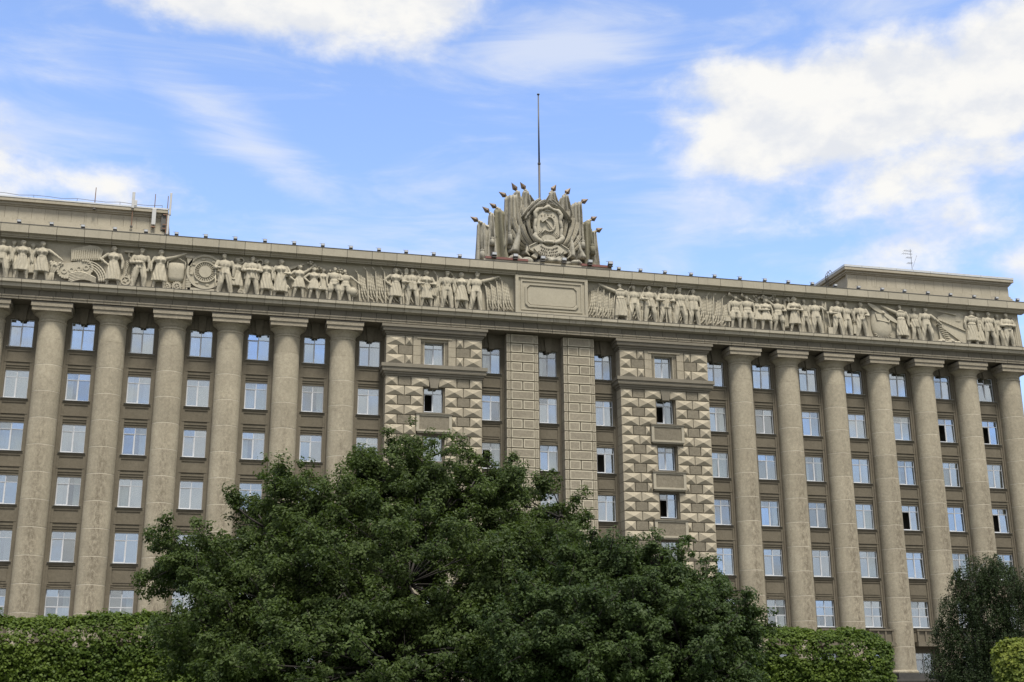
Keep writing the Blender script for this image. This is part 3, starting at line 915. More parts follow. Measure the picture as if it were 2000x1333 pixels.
F = figure
F(-48.95, 'man', 'down', 'down'); F(-48.15, 'man', 'down', 'down', 3.45, .16, 1); F(-47.31, 'woman', 'down', 'down', 3.5, 0, 1); F(-46.53, 'dress', 'down', 'down', 3.35, .18, 1)
F(-45.70, 'woman', 'down', 'low', 3.5, 0, 1); F(-39.77, 'long', 'hip', 'down', 3.55, 0, 1); F(-37.54, 'man', 'fold', 'down', 3.5, 0, 1, 'cap'); F(-35.84, 'dress', 'down', 'out', 3.55, 0, 1)
F(-30.25, 'man', 'hold', 'down', 3.6, -.04, -1); F(-29.2, 'woman', 'down', 'down', 3.4, .14, 1, 'cap'); F(-27.88, 'jacket', 'fold', 'fold', 3.55, 0, 1); F(-26.57, 'dress', 'down', 'down', 3.4, .06, 1)
F(-25.3, 'long', 'down', 'hold', 3.5, 0, 1); F(-23.66, 'girl', 'hip', 'up', 3.15, 0, 1); F(-22.33, 'girl', 'hip', 'down', 3.0, 0, 1); F(-21.5, 'girl', 'down', 'down', 3.05, .14, 1)
F(-20.48, 'boy', 'down', 'hold', 3.15, 0, 1); F(-19.5, 'boy', 'down', 'low', 3.0, 0, -1)
F(-14.85, 'woman', 'hip', 'down', 3.5, 0, 1); F(-13.32, 'jacket', 'hold', 'down', 3.55, .02, 1); F(-11.98, 'woman', 'hold', 'hold', 3.5, 0, 1); F(-10.06, 'overall', 'down', 'down', 3.55, 0, 1, 'cap')
F(-8.65, 'woman', 'down', 'down', 3.55, 0, 1); F(-7.28, 'man', 'down', 'out', 3.6, -.04, 1, 'cap')
F(6.95, 'coat', 'out', 'down', 3.6, -.04, -1); F(8.35, 'man', 'down', 'down', 3.55, .04, -1); F(9.91, 'jacket', 'hold', 'down', 3.6, 0, 1); F(11.54, 'jacket', 'hold', 'hold', 3.6, 0, -1, 'helmet')
F(13.07, 'man', 'down', 'down', 3.6, 0, -1, 'cap'); F(14.45, 'jacket', 'down', 'down', 3.6, 0, 1)
F(18.85, 'boy', 'down', 'down', 3.3, 0, 1); F(20.15, 'boy', 'down', 'down', 3.4, 0, -1); F(21.29, 'girl', 'down', 'down', 3.3, .16, -1); F(22.11, 'girl', 'fold', 'down', 3.25, 0, 1)
F(23.43, 'boy', 'up', 'hold', 3.35, 0, -1); F(25.2, 'woman', 'fold', 'hold', 3.6, -.03, 1); F(26.42, 'man', 'down', 'down', 3.5, .14, -1); F(27.53, 'man', 'down', 'pole', 3.5, 0, -1)
F(29.89, 'man', 'hold', 'down', 3.55, 0, 1); F(30.96, 'man', 'down', 'down', 3.5, .12, -1); F(32.5, 'overall', 'down', 'hold', 3.55, 0, 1)
F(37.03, 'coat', 'out', 'down', 3.55, -.03, -1); F(38.71, 'jacket', 'down', 'down', 3.45, .14, 1, 'cap'); F(39.88, 'man', 'down', 'low', 3.5, 0, 1)
F(45.13, 'coat', 'down', 'down', 3.55, -.03, 1); F(46.09, 'coat', 'down', 'down', 3.45, .16, 1); F(47.17, 'jacket', 'down', 'down', 3.55, 0, 1); F(48.37, 'man', 'down', 'down', 3.45, .15, -1); F(49.4, 'man', 'fold', 'fold', 3.55, 0, -1)

# drapes: closed sheets with folds
def drape_mb(top, bot, nf, amp, y0, thick=.25, curve=0.0, nz=14, flare=1.0, mb=None, seed=0, ripple=0.0):
    """top = (x0, z0, x1, z1), bot the same; folds run from top to bottom"""
    m = mb or MB(); nx = max(10, nf * 6); vs = []
    rs = random.Random(seed); ph = rs.uniform(0, 6)
    for q in range(nz + 1):
        t = q / nz
        for i in range(nx + 1):
            s = i / nx
            xt = top[0] + (top[2] - top[0]) * s; zt = top[1] + (top[3] - top[1]) * s
            xb = bot[0] + (bot[2] - bot[0]) * s; zb = bot[1] + (bot[3] - bot[1]) * s
            tt = t + curve * t * (t - 1)
            x = xt + (xb - xt) * tt; z = zt + (zb - zt) * t
            wv = math.sin(2 * math.pi * nf * s + ph + .6 * math.sin(3 * t + ph)) + .30 * math.sin(2 * math.pi * nf * 1.9 * s + 2 * ph + t * 2)
            y = y0 - amp * (.45 + .55 * t * flare) * wv - amp * .8 * math.sin(math.pi * s)
            z += ripple * math.sin(2 * math.pi * nf * s + ph) * t
            vs.append((x, y, z))
    n1 = len(vs)
    vs += [(x, y0 + thick, z) for x, y, z in vs]
    fs = []
    W = nx + 1
    for q in range(nz):
        for i in range(nx):
            a = q * W + i
            fs.append((a, a + W, a + W + 1, a + 1)); fs.append((n1 + a, n1 + a + 1, n1 + a + W + 1, n1 + a + W))
    for i in range(nx):
        fs.append((i, i + 1, n1 + i + 1, n1 + i)); b = nz * W + i; fs.append((b, n1 + b, n1 + b + 1, b + 1))
    for q in range(nz):
        a = q * W; fs.append((a, n1 + a, n1 + a + W, a + W)); b = q * W + nx; fs.append((b, b + W, n1 + b + W, n1 + b))
    m.add(vs, fs)
    return m
def frieze_flag(x, lean, zt=39.95, w=.85, seed=1, z0=36.62):
    """small banner on a slanted staff; lean = +1 when the cloth sweeps to the right"""
    m = drape_mb((x - .08, zt - .05, x + .72, zt - .35) if lean > 0 else (x - .72, zt - .35, x + .08, zt - .05), (x + .05, z0, x + lean * (.25 + w), z0 + .05) if lean > 0 else (x - .25 - w, z0 + .05, x - .05, z0), 2, .03, .84, .15, .9, 12, 1, None, seed)
    rs = random.Random(seed)
    for i in range(4):
        off = .06 + i * .20; bend = .10 + i * (w * .22) ; zb = z0 + .06 + .05 * i + rs.uniform(0, .1); top = zt - .02 - i * .12 - rs.uniform(0, .10)
        pts = []; rad = []
        for k in range(9):
            t = k / 8
            pts.append((x + lean * (off * (.72 + .28 * t) + bend * t ** 3), .74 - .05 * math.sin(math.pi * t), top + (zb - top) * (t if t < .8 else t - (t - .8) * .35))); rad.append(.045 + .055 * math.sin(math.pi * min(1, .15 + t * .8)))
        m.chain(pts, rad, 7)
    o = m.build('relief_flag', S_RELIEF, FR, True); fixn(o.data)
    s = MB(); s.capsule((x - .05 * lean, .62, zt - .25), (x - .22 * lean, .62, zt + .12), .05, .05, 6); s.capsule((x - .24 * lean, .62, zt + .12), (x - .45 * lean, .60, zt + .40), .10, .02, 6)
    s.build('spearhead', S_RELIEF, FR, True)
    s = MB(); s.chain([(x - .10 * lean, .56, zt - .1), (x + .02 * lean, .56, z0 + 1.2), (x + .10 * lean, .60, z0 + .05)], [.055, .06, .065], 7); s.build('relief_staff', S_RELIEF, FR, True)
for i, x in enumerate((-18.25, -17.45, -16.65, -15.85)): frieze_flag(x, 1, (39.45, 39.8, 39.85, 39.9)[i], .85, i)
for i, x in enumerate((-6.25, -5.75, -5.2, -4.7)): frieze_flag(x, 1, (39.2, 39.4, 39.75, 39.85)[i], .6, 10 + i)
for i, x in enumerate((6.25, 5.75, 5.2, 4.6)): frieze_flag(x, -1, (39.1, 39.4, 39.8, 39.85)[i], .6, 20 + i)
for i, x in enumerate((18.2, 17.4, 16.5, 15.8)): frieze_flag(x, -1, (39.3, 39.7, 39.85, 39.85)[i], .8, 30 + i)
for i, x in enumerate((-14.2, -12.6, -10.9, -9.3)): frieze_flag(x, 1, 39.9, .45, 40 + i)
for i, x in enumerate((7.7, 9.2, 10.8, 12.4, 13.8)): frieze_flag(x, -1, 39.95, .4, 50 + i)

def prop(m, name, smooth=False):
    o = m.build(name, S_RELIEF, FR, smooth); return o
def gear(cx, cz, r, n, name='relief_gear'):
    m = MB(); pts = []
    for i in range(n * 4):
        a = 2 * math.pi * i / (n * 4); rr = r if i % 4 < 2 else r * .84
        pts.append((cx + rr * math.cos(a), cz + rr * math.sin(a)))
    m.poly(pts, .62, .95); m.disc(cx, cz, r * .62, .54, .64, 20, 0, r * .46); m.disc(cx, cz, r * .2, .54, .63, 12)
    for q in range(4):
        a = q * math.pi / 2 + .4; m.tube((cx, .60, cz), (cx + r * .5 * math.cos(a), .60, cz + r * .5 * math.sin(a)), .05, .05, 6)
    prop(m, name)
gear(-38.66, 37.2, .66, 18); gear(-35.15, 36.98, .38, 12); gear(-34.3, 37.05, .46, 14); gear(-28.75, 36.95, .30, 10)
# turbine wheel
m = MB(); cx, cz = -31.95, 38.55
m.disc(cx, cz, 1.62, .66, .84, 40); m.disc(cx, cz, 1.62, .56, .68, 40, 0, 1.42); m.disc(cx, cz, 1.0, .52, .70, 32, 0, .90); m.disc(cx, cz, .55, .54, .70, 24)
for i in range(26):
    a = 2 * math.pi * i / 26; m.capsule((cx + .58 * math.cos(a), .62, cz + .58 * math.sin(a)), (cx + .90 * math.cos(a), .58, cz + .90 * math.sin(a)), .035, .05, 5)
for i in range(8):
    a = 2 * math.pi * i / 8 + .2; m.box(cx + 1.22 * math.cos(a) - .14, cx + 1.22 * math.cos(a) + .14, .58, .7, cz + 1.22 * math.sin(a) - .08, cz + 1.22 * math.sin(a) + .08)
m.box(-33.4, -30.6, .6, .82, 36.6, 37.0)
prop(m, 'relief_turbine')
# casting ladle with its hook
m = MB(); m.lathe([(.35, 37.45), (.62, 37.55), (.70, 37.9), (.74, 38.6), (.78, 39.15), (.70, 39.2)], (-34.45, .86), 20, 0, .42)
m.chain([(-35.25, .66, 38.7), (-35.2, .62, 39.3), (-34.45, .60, 39.75), (-33.7, .62, 39.3), (-33.68, .66, 38.7)], [.05] * 5, 6); prop(m, 'relief_ladle', True)
m = MB(); m.box(-33.7, -32.95, .56, .82, 39.75, 39.95); m.poly([(-33.6, 39.7), (-33.45, 39.0), (-33.2, 39.0), (-33.05, 39.7)], .56, .95)
for q in range(5): m.disc(-33.32, 38.85 - q * .2, .11, .62, .74, 10, 0, .05)
m.box(-33.5, -33.15, .6, .82, 36.6, 37.9)
for q in range(5): m.box(-33.56, -33.09, .58, .8, 37.0 + q * .16, 37.08 + q * .16)
prop(m, 'relief_press')
# chain and hook
m = MB(); m.box(-38.95, -38.2, .58, .82, 39.85, 40.0); m.chain([(-38.55, .66, 39.8), (-38.55, .66, 39.5), (-38.35, .66, 39.35), (-38.5, .66, 39.1)], [.07, .07, .06, .05], 6)
for q in range(9):
    m.disc(-38.65 + .04 * math.sin(q), 39.0 - q * .19, .10, .62, .74, 10, 0, .045); m.disc(-38.2 + .1 * math.sin(q * .4), 39.1 - q * .2, .10, .62, .74, 10, 0, .045)
prop(m, 'relief_chain')
# harvest group: sheaf, tractor track, grain store, swirling corn
def sheaf(x, z0, h, w, name='relief_sheaf', lean=0):
    m = MB(); rs = random.Random(int(x * 10))
    for i in range(26):
        u = rs.uniform(-1, 1)
        m.chain([(x + u * w * .55, .66, z0), (x + u * w * .28 + lean * .4, .62, z0 + h * .5), (x + u * w * .7 + lean, .60 + rs.uniform(-.06, .08), z0 + h * (.85 + .15 * rs.random()))], [.05, .045, .055], 5)
        m.ell((x + u * w * .8 + lean, .58 + rs.uniform(-.06, .06), z0 + h * (.88 + .18 * rs.random())), (.09, .07, .15), 6, 4)
    prop(m, name, True)
sheaf(-44.9, 36.6, 1.75, .55, lean=.35); sheaf(-11.05, 36.6, 2.4, .42); sheaf(-24.75, 36.6, 1.1, .3)
m = MB()
def ring_track(cx, cz, L, r, rot, y0, y1):
    pts = []
    for i in range(40):
        a = 2 * math.pi * i / 40; x = (L if math.cos(a) > 0 else -L) + r * math.cos(a); z = r * math.sin(a)
        pts.append((cx + x * math.cos(rot) - z * math.sin(rot), cz + x * math.sin(rot) + z * math.cos(rot)))
    return pts
po = ring_track(-42.9, 37.95, .75, .68, .22, 0, 0); m.poly(po, .64, .95)
for i in range(0, 40, 2):
    x, z = po[i]; m.box(x - .09, x + .09, .54, .7, z - .09, z + .09)
for q in range(4):
    a = -1 + q * .66; m.disc(-42.9 + a * .9, 37.95 + a * .22, .25, .58, .7, 14, 0, .12)
prop(m, 'relief_tractor_track')
m = MB(); m.poly([(-43.3, 38.7), (-40.9, 38.95), (-40.75, 39.9), (-41.2, 40.2), (-41.9, 40.25), (-43.4, 39.75)], .60, .95)
for q in range(12): x = -43.2 + q * .18; m.box(x, x + .09, .50, .7, 38.82 + q * .02, 39.62 + q * .035)
prop(m, 'relief_grain_store')
m = MB(); rs = random.Random(4)
for q in range(4):
    r_ = 1.05 + q * .17; m.chain([(-42.0 + r_ * math.cos(a) * 1.1, .66 - .03 * q, 36.95 + r_ * 1.15 * math.sin(a)) for a in [1.5 - .16 * k for k in range(10)]], [.04 + .009 * k for k in range(10)], 5)
for q in range(6): m.chain([(-43.3 + k * .42, .60, 36.7 + .12 * q + .38 * math.sin(k * .55 + q * .1)) for k in range(6)], [.09] * 6, 5)
prop(m, 'relief_furrows', True)
# banner cloth and flowers, book, globe
def flowers(x, z, n, name='relief_bouquet', sp=.4):
    m = MB(); rs = random.Random(int(x * 31))
    for i in range(n): m.ell((x + rs.gauss(0, sp), .62 + rs.uniform(-.08, .06), z + rs.gauss(0, sp * .45)), (.11, .09, .11), 7, 5)
    m.capsule((x, .66, z - .1), (x - .25, .66, z - .55), .04, .05, 6); prop(m, name, True)
flowers(-22.3, 39.75, 22); flowers(-20.1, 39.65, 18); flowers(22.6, 40.0, 18); flowers(24.8, 40.05, 12, sp=.3); flowers(21.5, 40.1, 10, sp=.3)
m = MB(); m.ell((-18.8, .62, 37.65), (.43, .30, .43), 16, 10); m.tube((-18.8, .66, 36.6), (-18.8, .66, 37.3), .08, .06, 8); m.disc(-18.8, 37.65, .50, .60, .66, 24, 0, .45); prop(m, 'relief_globe', True)
m = MB(); m.box(-25.0, -24.72, .42, .62, 38.6, 39.3); prop(m, 'relief_book')
m = MB(); m.poly([(-24.9, 39.2), (-23.3, 39.95), (-23.35, 40.05), (-25.0, 39.5)], .70, .93); prop(m, 'relief_beam')
m = MB(); m.poly([(-28.4, 39.6), (-27.1, 40.1), (-27.1, 40.2), (-28.5, 39.8)], .70, .93); prop(m, 'relief_beam')
for cx, cz in ((-28.9, 39.9), (-27.2, 39.85)):
    m = MB(); m.disc(cx, cz, .3, .68, .82, 16, 0, .2); prop(m, 'relief_ring')
m = MB(); m.tube((-31.0, .52, 36.62), (-31.05, .52, 38.4), .05, .05, 6); m.capsule((-31.05, .52, 38.45), (-31.05, .52, 38.9), .11, .06, 8); prop(m, 'relief_hammer', True)
m = MB(); m.tube((-29.55, .56, 36.62), (-29.6, .56, 38.0), .05, .05, 6); m.capsule((-29.85, .54, 38.1), (-29.4, .54, 38.05), .11, .11, 8); prop(m, 'relief_mallet', True)
# trumpets, drum, furled banner, staff, tool box, suitcase
for x in (18.85, 20.2):
    m = MB(); m.capsule((x + .75, .56, 39.55), (x - .45, .52, 40.05), .045, .06, 7); m.tube((x - .40, .52, 40.02), (x - .72, .50, 40.17), .07, .22, 12); prop(m, 'relief_trumpet', True)
m = MB(); m.lathe([(.40, 37.35), (.40, 37.75)], (18.1, .7), 18, 0, .6); prop(m, 'relief_drum')
m = drape_mb((24.15, 40.1, 24.35, 40.1), (24.0, 37.0, 24.6, 37.1), 3, .06, .62, .2, .4, 12, 1, None, 77); o = m.build('relief_furled_flag', S_RELIEF, FR, True); fixn(o.data)
m = MB(); m.tube((28.35, .50, 36.62), (28.25, .50, 40.1), .045, .04, 6); m.capsule((28.27, .52, 40.1), (28.5, .52, 39.4), .06, .12, 6); prop(m, 'relief_staff', True)
m = MB(); m.box(28.75, 29.35, .5, .82, 36.62, 37.45); m.tube((29.0, .56, 37.4), (28.85, .56, 38.9), .06, .06, 6); m.box(28.7, 29.1, .5, .66, 38.9, 39.1); prop(m, 'relief_toolbox')
m = MB(); m.box(31.55, 31.98, .5, .76, 36.95, 37.85); m.chain([(31.65, .6, 37.85), (31.65, .6, 38.0), (31.85, .6, 38.0), (31.85, .6, 37.85)], [.03] * 4, 6); prop(m, 'relief_suitcase')
m = MB(); m.tube((11.55, .42, 36.62), (11.5, .42, 38.5), .09, .05, 7); m.tube((11.5, .42, 38.5), (11.47, .42, 39.0), .03, .03, 6); prop(m, 'relief_rifle')
m = MB(); m.tube((47.75 - 1.1, .46, 36.65), (47.7 - 1.15, .46, 38.6), .07, .05, 7); prop(m, 'relief_rifle')
m = MB(); m.tube((-13.75, .52, 37.2), (-13.9, .55, 40.1), .04, .04, 6); m.poly([(-14.05, 39.7), (-13.75, 39.7), (-13.72, 40.2), (-13.9, 40.35), (-14.08, 40.2)], .5, .58); prop(m, 'relief_spade')
m = drape_mb((-12.1, 38.7, -11.3, 38.5), (-12.5, 37.9, -11.0, 37.7), 5, .05, .46, .2, 0, 6, 1, None, 5); o = m.build('relief_grain', S_RELIEF, FR, True); fixn(o.data)
# aircraft propeller and engine
m = MB(); m.lathe([(.5, 36.7), (.95, 36.95), (1.15, 37.6), (1.2, 38.3), (1.1, 39.1), (1.0, 39.7)], (34.9, .92), 24, 0, .34)
for q in range(10):
    a = 3.3 + q * .34; m.capsule((34.9 + .8 * math.cos(a), .62, 37.2 + .4 * math.sin(a)), (34.9 + 1.0 * math.cos(a), .58, 37.2 + .62 * math.sin(a)), .05, .05, 5)
m.chain([(34.2, .58, 39.3), (34.3, .54, 38.6), (35.6, .54, 38.4), (35.7, .58, 38.7)], [.07] * 4, 6); prop(m, 'relief_engine', True)
m = MB()
for sg in (-1, 1):
    bx0, bz0 = 35.0, 39.35
    n = 9; pts_u = []; pts_l = []
    for k in range(n + 1):
        t = k / n; L = 1.85 * t * sg; wd = .06 + .17 * math.sin(math.pi * min(1, t * .92 + .05))
        px, pz = bx0 + L * .86, bz0 - L * .50
        pts_u.append((px + wd * .5, pz + wd * .86)); pts_l.append((px - wd * .5, pz - wd * .86))
    pl = pts_l + pts_u[::-1]
    if sg < 0: pl = pl[::-1]
    m.poly(pl, .50, .60)
m.capsule((35.0, .45, 39.35), (35.0, .62, 39.35), .16, .20, 10)
o = prop(m, 'relief_propeller'); fixn(o.data)
# warship: gun turret, gangway, plated bow
m = MB(); m.poly([(41.4, 37.0), (44.2, 36.62), (44.9, 36.62), (44.9, 39.2), (44.2, 39.95), (42.3, 39.95), (41.3, 39.4)], .70, .95); m.lathe([(.55, 39.1), (.6, 39.8), (.45, 40.0)], (43.7, .86), 16, 0, .4)
m.capsule((43.4, .6, 39.75), (41.2, .62, 40.1), .07, .05, 7)
m.poly([(41.3, 39.1), (44.4, 38.05), (44.4, 38.2), (41.35, 39.3)], .58, .95); m.poly([(41.2, 38.6), (43.9, 36.75), (44.05, 36.9), (41.3, 38.8)], .56, .95)
for q in range(9): m.capsule((41.2 + q * .1, .62, 38.6 - q * .22), (41.9 + q * .1, .60, 38.5 - q * .22), .05, .05, 5)
for q in range(6): m.capsule((41.8 + q * .35, .58, 39.0 - q * .12), (41.8 + q * .35, .58, 39.3 - q * .12), .03, .03, 5)
o = prop(m, 'relief_warship'); fixn(o.data)
m = MB()
for q in range(7): m.ell((41.3 + q * .36, .62, 36.8 + .1 * math.sin(q * 2)), (.28, .16, .20), 8, 5)
prop(m, 'relief_waves', True)
m = drape_mb((50.1, 39.9, 50.75, 39.9), (50.2, 36.62, 50.95, 36.62), 3, .08, .66, .25, 0, 12, 1, None, 8); o = m.build('relief_curtain', S_RELIEF, FR, True); fixn(o.data)
# piece of rubble and cloth ends along the foot of the relief
m = MB(); rs = random.Random(3)
for q in range(60):
    x = rs.choice([rs.uniform(-18.5, -14.8), rs.uniform(-6.5, -3.8), rs.uniform(3.8, 6.3), rs.uniform(14.8, 18.2)])
    m.ell((x, .60, 36.62), (rs.uniform(.15, .35), .14, rs.uniform(.06, .13)), 8, 5)
prop(m, 'relief_cloth_folds', True)

# --- inscription panel without text above the centre
pn = empty('blank_panel', B)
MB().box(-3.5, 3.5, .34, .85, 36.62, 40.38).build('slab', S_FRIEZE, pn)
m = MB()
for (a, b, c, d) in ((-3.56, 3.56, 40.16, 40.40), (-3.56, 3.56, 36.60, 36.84), (-3.56, -3.26, 36.841, 40.159), (3.26, 3.56, 36.841, 40.159)): m.box(a, b, .20, .6, c, d)
for (a, b, c, d) in ((-3.02, 3.02, 39.82, 39.96), (-3.02, 3.02, 36.98, 37.12), (-3.02, -2.88, 37.121, 39.819), (2.88, 3.02, 37.121, 39.819)): m.box(a, b, .26, .6, c, d)
m.build('outer_frame', S_FRIEZE, pn)
def octo(hw, z0, z1, c): return [(-hw + c, z0), (hw - c, z0), (hw, z0 + c), (hw, z1 - c), (hw - c, z1), (-hw + c, z1), (-hw, z1 - c), (-hw, z0 + c)]
m = MB(); o1 = octo(2.62, 37.28, 39.62, .34); o2 = octo(2.46, 37.44, 39.46, .30); o3 = octo(2.40, 37.50, 39.40, .28)
vs = [(x, .34, z) for x, z in o1] + [(x, .22, z) for x, z in o1] + [(x, .22, z) for x, z in o2] + [(x, .33, z) for x, z in o3]
fs = []
for k in range(3):
    for i in range(8):
        j = (i + 1) % 8; fs.append((k * 8 + i, k * 8 + j, (k + 1) * 8 + j, (k + 1) * 8 + i))
m.add(vs, fs); o = m.build('inner_frame', S_FRIEZE, pn); fixn(o.data)
m = MB(); m.poly(octo(2.35, 37.55, 39.35, .26), .30, .5); m.build('field', S_FRIEZE, pn)

# --- attics set back on the roof
for s in (-1, 1):
    at = empty('attic', B)
    xa, xb = sorted((s * 36.4, s * 56.6)); Y0 = 9.4
    MB().box(xa + .2, xb - .2, Y0 + .1, 24, 40.5, 47.1).build('core', S_CORN, at)
    n = 17; w_ = (xb - xa) / n
    pm = MB(); pm.bevbox(.006, w_ - .006, 0, .3, 45.5, 46.72, .015); pme = pm.mesh('attic_panel', S_CORN)
    for i in range(n): link('attic_panel', pme, at, (xa + i * w_, Y0, 0))
    m = MB(); m.box(xa - .10, xb + .10, Y0 - .12, 24.1, 45.24, 45.495); m.box(xa - .22, xb + .22, Y0 - .26, 24.2, 44.98, 45.238); m.box(xa - .34, xb + .34, Y0 - .40, 24.3, 43.0, 44.976)
    m.build('base_moulding', S_CORN, at)
    m = MB(); m.box(xa - .10, xb + .10, Y0 - .12, 24.1, 46.725, 46.86); m.box(xa - .22, xb + .22, Y0 - .24, 24.2, 46.862, 47.10); m.box(xa - .46, xb + .46, Y0 - .48, 24.4, 47.102, 47.42)
    m.build('crown_moulding', S_CORN, at)
    cm = MB(); nn = 10 if s > 0 else 5; cw = (xb - xa + 1.0) / nn; cm.box(.01, cw - .02, Y0 - .52, 24.5, 47.424, 47.66 if s > 0 else 47.56); cme = cm.mesh('coping_sheet', TIN_W)
    for i in range(nn): link('coping_sheet', cme, at, (xa - .5 + i * cw, 0, 0))
    # end walls of the wing below the attic
    MB().box(min(s * 50.9, s * 56.4), max(s * 50.9, s * 56.4), 9.6, 24, 0, 43.2).build('wing_wall', S_WALL, at)

# ------------------------------------------------------------------ apply the voxel skins of the relief figures
dg = bpy.context.evaluated_depsgraph_get()
done = []
for o, fold in REMESH:
    me = bpy.data.meshes.new_from_object(o.evaluated_get(dg))
    done.append((o, me, fold))
for o, me, fold in done:
    old = o.data
    o.modifiers.clear(); o.data = me
    n = len(me.vertices); co = np.empty(n * 3, np.float32); me.vertices.foreach_get('co', co); co = co.reshape(-1, 3)
    z = (co[:, 2] - 36.56) / 3.5; x = co[:, 0]
    wgt = np.clip((z - .06) / .1, 0, 1) * np.clip((.80 - z) / .06, 0, 1)
    co[:, 1] += (fold * 2.6) * wgt * np.sin(x * 21 + 5.0 * z + 2 * np.sin(z * 9 + x * 2)) * (co[:, 1] < .7)
    me.vertices.foreach_set('co', co.ravel()); me.update()
    bpy.data.meshes.remove(old)

# ================================================================== EMBLEM SCULPTURE
E_ = tag(empty('emblem_sculpture', None, (0, 0, 0)), 'carved stone coat of arms with draped flags and gilded spearheads on the roof edge', 'sculpture')
def esmooth(m, name, mat=S_EMBLEM, parent=None, smooth=True):
    o = m.build(name, mat, parent or E_, smooth); fixn(o.data); return o
# base
m = MB(); m.box(-6.6, 6.05, .25, 5.0, 41.55, 41.80); m.build('base', S_CORN, E_)
for i, (a, b) in enumerate(((-6.45, -2.3), (3.0, 6.0))):
    m = MB(); m.box(a, b, .18, .9, 41.804, 42.02); m.build('red_flashing', RED, E_)
m = MB(); rs = random.Random(9)
for q in range(40):
    x = rs.uniform(-4.2, 3.6); m.ell((x, rs.uniform(.8, 2.6), 41.95 + rs.uniform(0, .35) + .35 * (1 - abs(x) / 4.2)), (rs.uniform(.3, .7), rs.uniform(.3, .5), rs.uniform(.18, .42)), 9, 6)
o = m.build('rocky_foot', S_DRAPE, E_); md = o.modifiers.new('r', 'REMESH'); md.mode = 'VOXEL'; md.voxel_size = .09; md.use_smooth_shade = True
# body behind the shield
m = MB(); m.box(-3.0, 2.9, 2.6, 4.3, 41.8, 47.6); m.box(-2.0, 2.0, 2.7, 4.2, 47.6, 48.8); m.build('backing', S_DRAPE, E_)
# shield cartouche
def oval(hw, zc, hh, pw=2.6, n=40):
    pts = []
    for i in range(n):
        a = 2 * math.pi * i / n; c, s = math.cos(a), math.sin(a)
        pts.append((hw * abs(c) ** (2 / pw) * (1 if c >= 0 else -1), zc + hh * abs(s) ** (2 / pw) * (1 if s >= 0 else -1)))
    return pts
SH = empty('shield', E_)
m = MB(); m.poly(oval(1.40, 45.75, 2.0, 3.2), 1.30, 2.7)
m.poly(oval(1.12, 45.85, 1.72, 2.8), 1.24, 1.5)
esmooth(m, 'plate', S_EMBLEM, SH, False)
m = MB()
for sd in (-1, 1):
    m.chain([(sd * .55, 1.22, 47.75), (sd * 1.05, 1.16, 47.60), (sd * 1.30, 1.14, 47.2), (sd * 1.22, 1.18, 46.6), (sd * 1.36, 1.16, 45.8), (sd * 1.26, 1.14, 45.1), (sd * 1.38, 1.08, 44.75), (sd * 1.15, 1.06, 44.45), (sd * .75, 1.06, 44.25)], [.14, .20, .22, .18, .16, .18, .26, .27, .2], 9)
m.chain([(-.45, 1.18, 47.75), (0, 1.10, 47.95), (.45, 1.18, 47.75)], [.12, .22, .12], 9)
m.ell((0, 1.22, 47.6), (.4, .12, .14))
esmooth(m, 'scroll_border', S_EMBLEM, SH)
m = MB(); m.poly(oval(.74, 44.55, .50, 2.0, 28), 1.10, 1.4); m.poly(oval(.60, 44.60, .38, 2.0, 28), 1.06, 1.2); esmooth(m, 'sun_disc', S_EMBLEM, SH, False)
m = MB()
for i in range(17):
    a = R(22 + i * 8.5); r0, r1 = .66, (1.12 if i % 2 else 1.02)
    m.capsule((r0 * 1.15 * math.cos(a), 1.20, 44.6 + r0 * .8 * math.sin(a)), (r1 * 1.15 * math.cos(a), 1.22, 44.6 + r1 * .98 * math.sin(a)), .035, .05, 6)
esmooth(m, 'sun_rays', S_EMBLEM, SH)
m = MB(); m.chain([(-.32, 1.02, 44.28), (.32, 1.02, 44.28)], [.17, .17], 10); m.ell((-.4, 1.0, 44.26), (.16, .1, .18)); m.ell((.4, 1.0, 44.26), (.16, .1, .18)); esmooth(m, 'scroll', S_EMBLEM, SH)
# sickle: crescent from the tip round to the handle
m = MB(); pts = []; rad = []
cx, cz = .05, 46.15
for i in range(17):
    t = i / 16; a = R(112 - t * 235)
    pts.append((cx + .62 * math.cos(a), 1.12, cz + .76 * math.sin(a))); rad.append(.035 + .085 * math.sin(math.pi * (.12 + .8 * t)))
m.chain(pts, rad, 8)
ex, _, ez = pts[-1]
m.chain([(ex, 1.12, ez), (ex - .12, 1.10, ez - .02), (-.62, 1.10, 45.22)], [.06, .07, .09], 8)
m.capsule((-.60, 1.10, 45.26), (-.35, 1.10, 45.50), .07, .05, 7)
esmooth(m, 'sickle', S_EMBLEM, SH)
m = MB(); m.capsule((-.30, 1.08, 46.55), (.42, 1.08, 45.62), .075, .085, 8)
hx, hz = -.40, 46.62; ca, sa = math.cos(R(38)), math.sin(R(38))
def rp(x, z): return (hx + x * ca - z * sa, hz + x * sa + z * ca)
m.poly([rp(-.40, -.15), rp(.34, -.15), rp(.34, .10), rp(.20, .17), rp(-.40, .15)], .98, 1.28)
esmooth(m, 'hammer', S_EMBLEM, SH, False)

